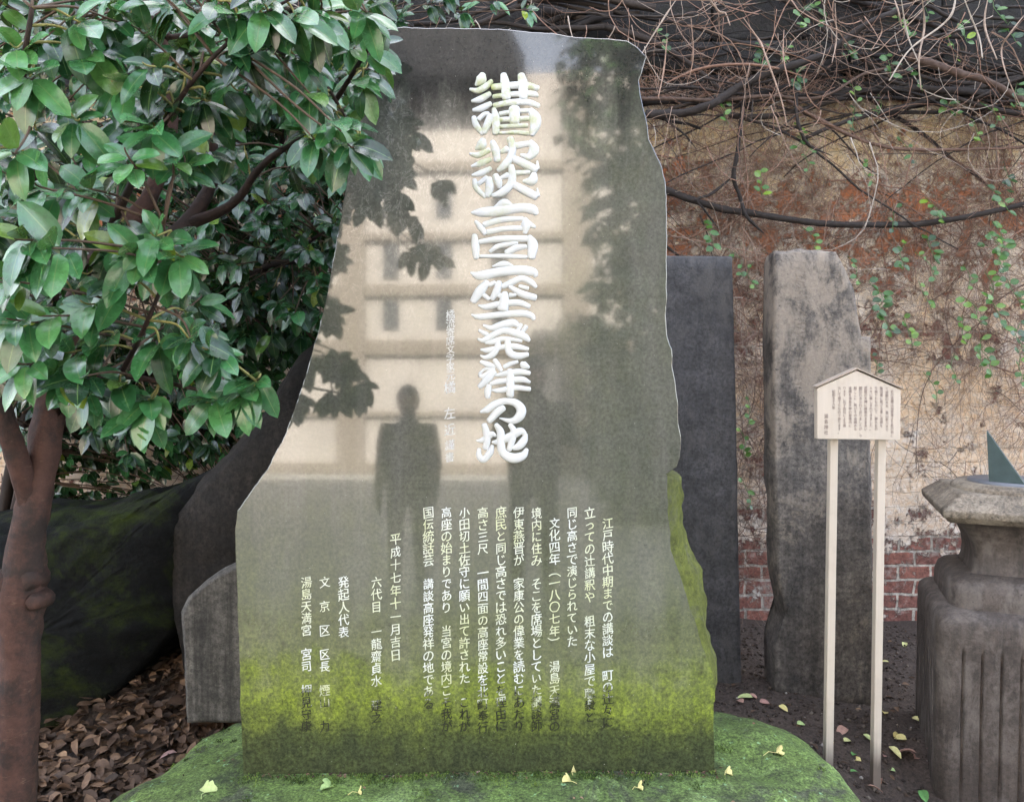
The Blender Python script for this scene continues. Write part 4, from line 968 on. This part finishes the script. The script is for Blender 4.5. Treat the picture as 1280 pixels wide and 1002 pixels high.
# ------------------------------------------------------------------ fallen leaves
m_dry = tint_mat('dry_leaf', [(0, (.028, .018, .012)), (.4, (.075, .045, .028)), (.7, (.16, .10, .062)), (.9, (.26, .17, .10)), (1, (.34, .22, .2))], .7, .3, 60)
RL = random.Random(3); mb = MB(); k = 0
while k < 4200:
    x, y = RL.uniform(-2.2, -1.0), RL.uniform(2.15, 3.75)
    # belt between boulder, slabs and the mossy rock
    if y > 3.35 and x < -1.75: continue
    z = ground_z(x, y); k += 1
    Lf = RL.uniform(.035, .075); a = RL.uniform(0, 6.28)
    leaf(mb, Vector((x, y, z + RL.uniform(.002, .04))), (math.cos(a), math.sin(a), RL.uniform(-.35, .45)), (RL.gauss(0, .5), RL.gauss(0, .5) - .25, 1), Lf, Lf * RL.uniform(.4, .62), RL.uniform(-.3, .7), RL.uniform(.1, .7), min(1, max(0, RL.gauss(.38, .22))), 4)
for i in range(260):
    x, y = RL.uniform(1.0, 2.6), RL.uniform(2.5, 4.4); z = ground_z(x, y); a = RL.uniform(0, 6.28); Lf = RL.uniform(.015, .045)
    leaf(mb, Vector((x, y, z + .004)), (math.cos(a), math.sin(a), RL.uniform(-.1, .2)), (RL.gauss(0, .3), RL.gauss(0, .3), 1), Lf, Lf * .5, .3, .4, min(1, max(0, RL.gauss(.35, .25))), 3)
tag(mb.build('leaf_litter', m_dry), 'brown dead leaves lying thick on the soil beside the mossy rock and the slabs', 'leaf litter', kind='stuff')
m_fall = tint_mat('fallen_leaf_skin', [(0, (.26, .13, .12)), (.3, (.36, .22, .17)), (.5, (.55, .44, .16)), (.75, (.62, .58, .26)), (.9, (.36, .48, .20)), (1, (.10, .24, .07))], .6, .15, 50)
def fan_leaf(mb, c, a, r, stalk, tn, up=(0, 0, 1)):
    """ginkgo leaf: a fan with a notch and a stalk"""
    n = 16; vs = [c]; fs = []
    for ring in (.5, 1.):
        for k in range(n + 1):
            t = -1.15 + 2.3 * k / n; rr = r * ring * (1 - .06 * math.sin(t * 11)) * (1 - (.3 if abs(t) < .09 else 0) * ring)
            q = c + Vector((math.cos(a + t) * rr, math.sin(a + t) * rr, .012 * ring * math.sin(t * 3 + a) + .006 * ring)); vs.append(q)
    for k in range(n): fs += [(0, 1 + k, 2 + k), (1 + k, n + 2 + k, n + 3 + k, 2 + k)]
    mb.add(vs, fs, tn)
    P = [c, c - Vector((math.cos(a), math.sin(a), 0)) * stalk * .5 + Vector((0, 0, .006)), c - Vector((math.cos(a + .3), math.sin(a + .3), 0)) * stalk + Vector((0, 0, .002))]
    tube(mb, P, [.0011] * 3, 4, tn)
from mathutils.bvhtree import BVHTree
rock_t = BVHTree.FromPolygons([v.co.copy() for v in rk.data.vertices], [tuple(p.vertices) for p in rk.data.polygons])
def drop(px, py):
    d = ray(px, py).normalized(); h = rock_t.ray_cast(EYE, d)
    if h[0]: return h[0], h[1]
    Y = 3.
    for _ in range(30):
        p = at(px, py, Y); zz = ground_z(p.x, p.y); d_ = ray(px, py); Y = (EYE.z - zz) * d_.y / -d_.z
    return at(px, py, Y), Vector((0, 0, 1))
def put(name, build, px, py, label, group=None, lift=.005):
    p, n_ = drop(px, py); mb = MB(); build(mb)
    q = Vector((0, 0, 1)).rotation_difference(n_ if n_.z > 0 else -n_).to_matrix()
    mb.v = [tuple(q @ Vector(v)) for v in mb.v]
    o = mb.build(name, m_fall); o.location = p + Vector((0, 0, lift)); tag(o, label, 'leaf', group); return o
GR = 'pale ginkgo leaves on the mossy rock'
for px, py, a, r, st, tn, lb in [(970, 942, .0, .026, .05, .7, 'pale yellow fan shaped leaf with a long stalk on moss right of the stone foot'), (909, 968, .6, .018, .02, .72, 'small pale yellow leaf on moss by the right foot corner of the memorial stone'), (256, 992, 1.3, .036, .03, .87, 'pale green fan shaped ginkgo leaf on the left front of the mossy rock'), (413, 985, 2.9, .03, .01, .93, 'dull green rounded leaf on the moss in front of the inscribed stone'),
        (447, 992, .1, .013, .03, .7, 'tiny pale leaf with a stalk just right of the dull green leaf'), (711, 978, 2.2, .022, .03, .66, 'yellow forked leaf on moss in front of the right half of the stone'), (716, 966, 1.2, .012, .02, .68, 'narrow yellow leaf against the stone foot above the forked yellow leaf'), (797, 986, .2, .017, .02, .7, 'cream leaf on the front edge of the moss left of the right foot corner')]:
    put('fallen_leaf', lambda mb, a=a, r=r, st=st, tn=tn: fan_leaf(mb, Vector((0, 0, 0)), a, r, st, tn), px, py, lb, GR)
SOIL_L = [(1128, 938, .12), (1120, 946, .05), (1135, 928, .62), (1142, 952, .2), (1110, 935, .75), (1125, 955, .1), (1148, 945, .3), (1105, 950, .15), (1116, 925, .55), (1138, 963, .22), (1155, 938, .12), (1121, 968, .9), (1150, 978, 1.), (1152, 990, 1.), (1058, 912, .3), (1078, 920, .85), (1054, 930, .8), (1065, 948, 1.), (1078, 955, .6), (1062, 968, 1.), (1082, 985, .3), (1112, 830, .75), (1145, 826, .7), (1131, 805, .8), (1138, 900, .72), (1106, 896, .6), (995, 908, .9), (973, 884, .6), (935, 870, .25), (943, 875, .85), (930, 882, .3), (948, 880, .15), (1040, 936, .5), (1100, 975, .25)]
for i, (px, py, tn) in enumerate(SOIL_L):
    a = RL.uniform(0, 6.28); Lf = RL.uniform(.04, .075) * (1.0 if tn < .98 else .9)
    put('fallen_leaf', lambda mb: leaf(mb, Vector((0, 0, .004)), (math.cos(a), math.sin(a), .12), (RL.gauss(0, .25), RL.gauss(0, .25) - .2, 1), Lf, Lf * RL.uniform(.45, .65), .4, .35, tn, 5), px, py,
        'dead pinkish brown leaf on the bare soil near the notice board' if tn < .4 else ('pale yellow leaf on the bare soil near the notice board' if tn < .82 else 'green fallen leaf on the bare soil near the notice board'), 'leaves scattered on the soil round the notice board', .008)

# ------------------------------------------------------------------ what stands behind the viewer (seen mirrored in the polished face)
m_plast = plain_mat('cream_plaster', (.30, .275, .25), .8, .28, 1.2, .05)
m_timber = plain_mat('dark_timber', (.15, .125, .10), .7, .2, 6, .2)
hall = thing('shrine_hall', 'cream plastered shrine hall with dark timber posts and beams', 'building', (-4, -12, 0))
HY = -11.5
mb = MB(); box(mb, -13, 5.5, -19, HY, 0, 8.6); mb.build('wall', m_plast, hall, False)
for x in (-11, -7.6, -4.1, .75, 3.6):
    mb = MB(); box(mb, x - .3, x + .3, HY - .05, HY + .16, 0, 8.6, .02); mb.build('post', m_timber, hall, False)
for z, h in ((1.30, .10), (2.72, .32), (3.95, .24), (5.1, .16), (6.6, .2), (.12, .24)):
    mb = MB(); box(mb, -13, 5.5, HY - .05, HY + .11, z - h / 2, z + h / 2, .01); mb.build('beam', m_timber, hall, False)
for z0, z1 in ((3.1, 3.72), (4.2, 4.95), (5.5, 6.2)):
    for x in (-6.2, -5.2, -3.25, -2.1, -.9, 2.2):
        mb = MB(); box(mb, x - .17, x + .17, HY - .05, HY + .03, z0, z1); mb.build('window', m_glass, hall, False)
mb = MB(); box(mb, -13.6, -.35, -19.6, HY + .9, 8.2, 8.55, .03)
prism(mb, [Vector((-13.6, 0, 8.55)), Vector((-.35, 0, 8.55)), Vector((-1.6, 0, 11.2)), Vector((-11.5, 0, 11.2))], -19.6, HY + .9); mb.build('roof', plain_mat('roof_tile', (.014, .014, .016), .9, .2, 6, .1, .1), hall, False)
RT = random.Random(8)
m_leaf2 = leaf_mat('shade_leaf', [(0, (.012, .03, .012)), (1, (.03, .07, .02))], .45, .4, .05)
bigt = thing('shade_tree', 'large dark evergreen tree with a wide crown beside the shrine court', 'tree', (2.3, -5.2, 0))
mb = MB(); s_ = spline([(2.3, -5.2, -.1, .28), (2.35, -5.2, 1.2, .22), (2.2, -5.15, 2.6, .19), (2.4, -5.3, 4.4, .12)], 6); tube(mb, [p[:3] for p in s_], [p[3] for p in s_], 12, .4, .15); mb.build('trunk', m_bark, bigt)
mb = MB()
blobs = [(1.6, -5.3, 5.6, 1.4), (1.72, -5.0, 3.9, 1.12), (3.2, -5.2, 3.8, 1.7), (1.75, -5.0, 2.3, 1.35), (1.6, -4.9, 1.0, 1.0), (3.4, -4.8, 1.5, 1.6), (1.35, -5.4, 7.2, 1.25), (2.8, -5.2, 6.4, 1.9), (4.8, -5, 4.5, 2.0)]
for i in range(13000):
    bx, by, bz, br_ = RT.choice(blobs); v = Vector((RT.gauss(0, 1), RT.gauss(0, 1), RT.gauss(0, 1))).normalized() * br_ * RT.random() ** .4
    leaf(mb, Vector((bx, by, bz)) + v, (RT.gauss(0, 1), RT.gauss(0, 1), -.5), (RT.gauss(0, .4), .6, 1), .25, .17, .1, .1, RT.random(), 2)
mb.build('crown', m_leaf2, bigt)

# two visitors, one behind the camera
def skin_body(name, joints, mat, parent):
    """joints: list of (parent index, (x, y, z), radius)"""
    me = bpy.data.meshes.new(name); me.from_pydata([j[1] for j in joints], [(i, j[0]) for i, j in enumerate(joints) if j[0] is not None], [])
    o = bpy.data.objects.new(name, me); COL.objects.link(o); o.parent = parent
    md = o.modifiers.new('skin', 'SKIN'); md.use_smooth_shade = True
    sk = me.skin_vertices[0].data if me.skin_vertices else None
    if sk is None:
        bm = bmesh.new(); bm.from_mesh(me); bm.verts.layers.skin.verify(); bm.to_mesh(me); bm.free(); sk = me.skin_vertices[0].data
    for i, j in enumerate(joints):
        r = j[2]; sk[i].radius = r if isinstance(r, tuple) else (r, r)
    sk[0].use_root = True
    o.modifiers.new('sub', 'SUBSURF').levels = 1; o.modifiers['sub'].render_levels = 2
    me.materials.append(mat); return o
m_coat = plain_mat('dark_coat', (.06, .06, .065), .85, .2, 12, .2)
m_skin = plain_mat('skin', (.42, .26, .19), .5, .08, 10, .05)
m_hair = plain_mat('black_hair', (.012, .011, .011), .45, .3, 40, .3)
def person(label, X, Y, H, hold):
    k = H / 1.7; root = thing('person', label, 'person', (X, Y, .02))
    J = [(None, (0, 0, .95), (.20, .14)), (0, (0, .0, 1.12), (.19, .13)), (1, (0, .0, 1.32), (.20, .13)), (2, (0, .0, 1.42), (.10, .07)), (3, (0, .01, 1.50), .052), (4, (0, .03, 1.57), .085), (5, (0, .03, 1.66), .09)]
    for s in (-1, 1):
        b0 = len(J); J += [(0, (s * .09, 0, .86), .095), (b0, (s * .10, .01, .50), .062), (b0 + 1, (s * .105, -.01, .10), .045), (b0 + 2, (s * .11, .10, .03), (.04, .03))]
        sh = len(J); 
        if hold: A = [(s * .20, 0, 1.39), (s * .27, .08, 1.14), (s * .12, .17, 1.36), (s * .08, .2, 1.43)]
        else: A = [(s * .19, 0, 1.39), (s * .225, -.02, 1.12), (s * .22, .06, .88), (s * .215, .09, .80)]
        J += [(2, A[0], .062), (sh, A[1], .047), (sh + 1, A[2], .036), (sh + 2, A[3], (.035, .02))]
        hw = len(J) - 1; dirv = (Vector(A[3]) - Vector(A[2])).normalized()
        for q in range(4):
            o_ = Vector((0, (q - 1.5) * .018, 0)) if not hold else Vector((s * -.004, .004, (q - 1.5) * .018)); p = Vector(A[3]) + o_ + dirv * .035
            J += [(hw, tuple(p), .009)]; J += [(len(J) - 1, tuple(p + dirv * (.03 + .008 * (q in (1, 2))) + Vector((-s * .008, .004, 0))), .0075)]
        p = Vector(A[3]) + Vector((-s * .03, .02, .01)); J += [(hw, tuple(p), .010), ]; J += [(len(J) - 1, tuple(p + Vector((-s * .012, .012, .025))), .008)]
    J = [(a, tuple(c_ * k for c_ in b_), tuple(x * k for x in r) if isinstance(r, tuple) else r * k) for a, b_, r in J]
    skin_body('body', J, m_coat, root)
    mb = MB(); hd = Vector((0, .03, 1.61)) * k
    bm = bmesh.new(); bmesh.ops.create_uvsphere(bm, u_segments=20, v_segments=14, radius=1)
    vs = []
    for v in bm.verts:
        x, y, z = v.co; q = Vector((x * .078, y * .095, z * .115))
        if y > 0: q.y += .018 * math.exp(-((x / .16) ** 2 + ((z + .12) / .22) ** 2)) - .012 * math.exp(-(((abs(x) - .38) / .2) ** 2 + ((z - .08) / .14) ** 2))
        vs.append(q * k * 1.02 + hd)
    fs = [[v.index for v in f.verts] for f in bm.faces]; bm.free(); mb.add(vs, fs); mb.build('head', m_skin, None).parent = root
    mb = MB(); bm = bmesh.new(); bmesh.ops.create_uvsphere(bm, u_segments=20, v_segments=14, radius=1)
    vs = [Vector((v.co.x * .092, v.co.y * .105 - .014, max(v.co.z, -.55 if v.co.y < .1 else .32) * .128 + .01)) * k + hd for v in bm.verts]
    fs = [[v.index for v in f.verts] for f in bm.faces]; bm.free(); mb.add(vs, fs); mb.build('hair', m_hair, None).parent = root
    return root
person('person in a dark coat standing and raising both hands to hold a phone', .02, -.30, 1.68, True)
person('person in a dark coat standing still with arms hanging down', -.86, -.45, 1.50, False)
mb = MB(); box(mb, -.078, .078, -.034, -.026, 1.462, 1.538, .003); ph = mb.build('phone', plain_mat('phone_shell', (.02, .02, .022), .3, .1, 5, 0))
tag(ph, 'black phone held sideways in both hands of the standing person', 'phone')

# crumbs of soil and small stones on the bare earth
m_crumb = tint_mat('soil_crumb', [(0, (.03, .022, .018)), (.6, (.08, .06, .047)), (.9, (.15, .125, .1)), (1, (.3, .28, .25))], .9, .5, 60)
RC = random.Random(17); mb = MB()
OCT = [Vector(v) for v in ((1, 0, 0), (0, 1, 0), (-1, 0, 0), (0, -1, 0), (0, 0, .8), (0, 0, -.8))]
OF = [(0, 1, 4), (1, 2, 4), (2, 3, 4), (3, 0, 4), (1, 0, 5), (2, 1, 5), (3, 2, 5), (0, 3, 5)]
for i in range(5200):
    x, y = (RC.uniform(.85, 2.3), RC.uniform(2.45, 4.5)) if i < 3800 else (RC.uniform(-2.4, -.95), RC.uniform(2.2, 3.9))
    r = RC.choice((.003, .004, .005, .006, .008, .012)); c = Vector((x, y, ground_z(x, y) + r * .2)); a = RC.uniform(0, 3)
    mb.add([c + Matrix.Rotation(a, 3, 'Z') @ (v * r * RC.uniform(.6, 1.3)) for v in OCT], OF, min(1, abs(RC.gauss(.35, .28))))
tag(mb.build('soil_crumbs', m_crumb), 'small crumbs of dark earth and grit strewn over the bare soil', 'soil', kind='stuff')

# moss tufts and crumbs of litter caught on the rock and along the foot of the stone
m_tuft = tint_mat('moss_tuft_green', [(0, (.018, .03, .010)), (.5, (.06, .10, .02)), (1, (.15, .22, .05))], .9, .2, 80)
RM = random.Random(29); mb = MB(); md = MB()
def on_rock(x, y):
    h = rock_t.ray_cast(Vector((x, y, 1)), Vector((0, 0, -1))); return h[0]
for i in range(260):
    u = RM.uniform(-.87, .66)
    if i < 110: p0 = Wd(u, 0, -.002 - abs(RM.gauss(0, .03))); x, y = p0.x, p0.y
    else: x, y = RM.uniform(-1.4, 1.2), RM.uniform(1.95, 3.05)
    h = on_rock(x, y)
    if not h: continue
    if i >= 110 and RM.random() > .55 + nz((x, y, 0), 3, 2): continue
    R0 = RM.uniform(.006, .022); tn = RM.random()
    for k in range(int(12 + R0 * 1200)):
        a, rr = RM.uniform(0, 6.28), R0 * RM.random() ** .5 * 1.5
        q = on_rock(x + math.cos(a) * rr, y + math.sin(a) * rr)
        if q: leaf(mb, q, (RM.gauss(0, .6), RM.gauss(0, .6), 1), (RM.gauss(0, 1), -1, .2), RM.uniform(.004, .011), .0035, .2, .1, min(1, max(0, tn + RM.gauss(0, .15))), 2)
tag(mb.build('moss_tufts', m_tuft), 'short tufts of moss on the flat boulder and along the foot of the inscribed stone', 'moss', kind='stuff')
for i in range(230):
    p0 = Wd(RM.uniform(-.86, .65), 0, -.004 - abs(RM.gauss(0, .012))) if i < 170 else Vector((RM.uniform(-1.2, 1.0), RM.uniform(2.0, 2.95), 0))
    h = on_rock(p0.x, p0.y)
    if h: a = RM.uniform(0, 6.28); leaf(md, h + Vector((0, 0, .002)), (math.cos(a), math.sin(a), RM.uniform(0, .5)), (RM.gauss(0, .5), RM.gauss(0, .5) - .3, 1), RM.uniform(.006, .018), RM.uniform(.004, .008), .3, .3, min(1, abs(RM.gauss(.5, .3))), 3)
tag(md.build('foot_litter', m_dry), 'fine brown crumbs of dead leaf caught along the foot of the inscribed stone', 'leaf litter', kind='stuff')
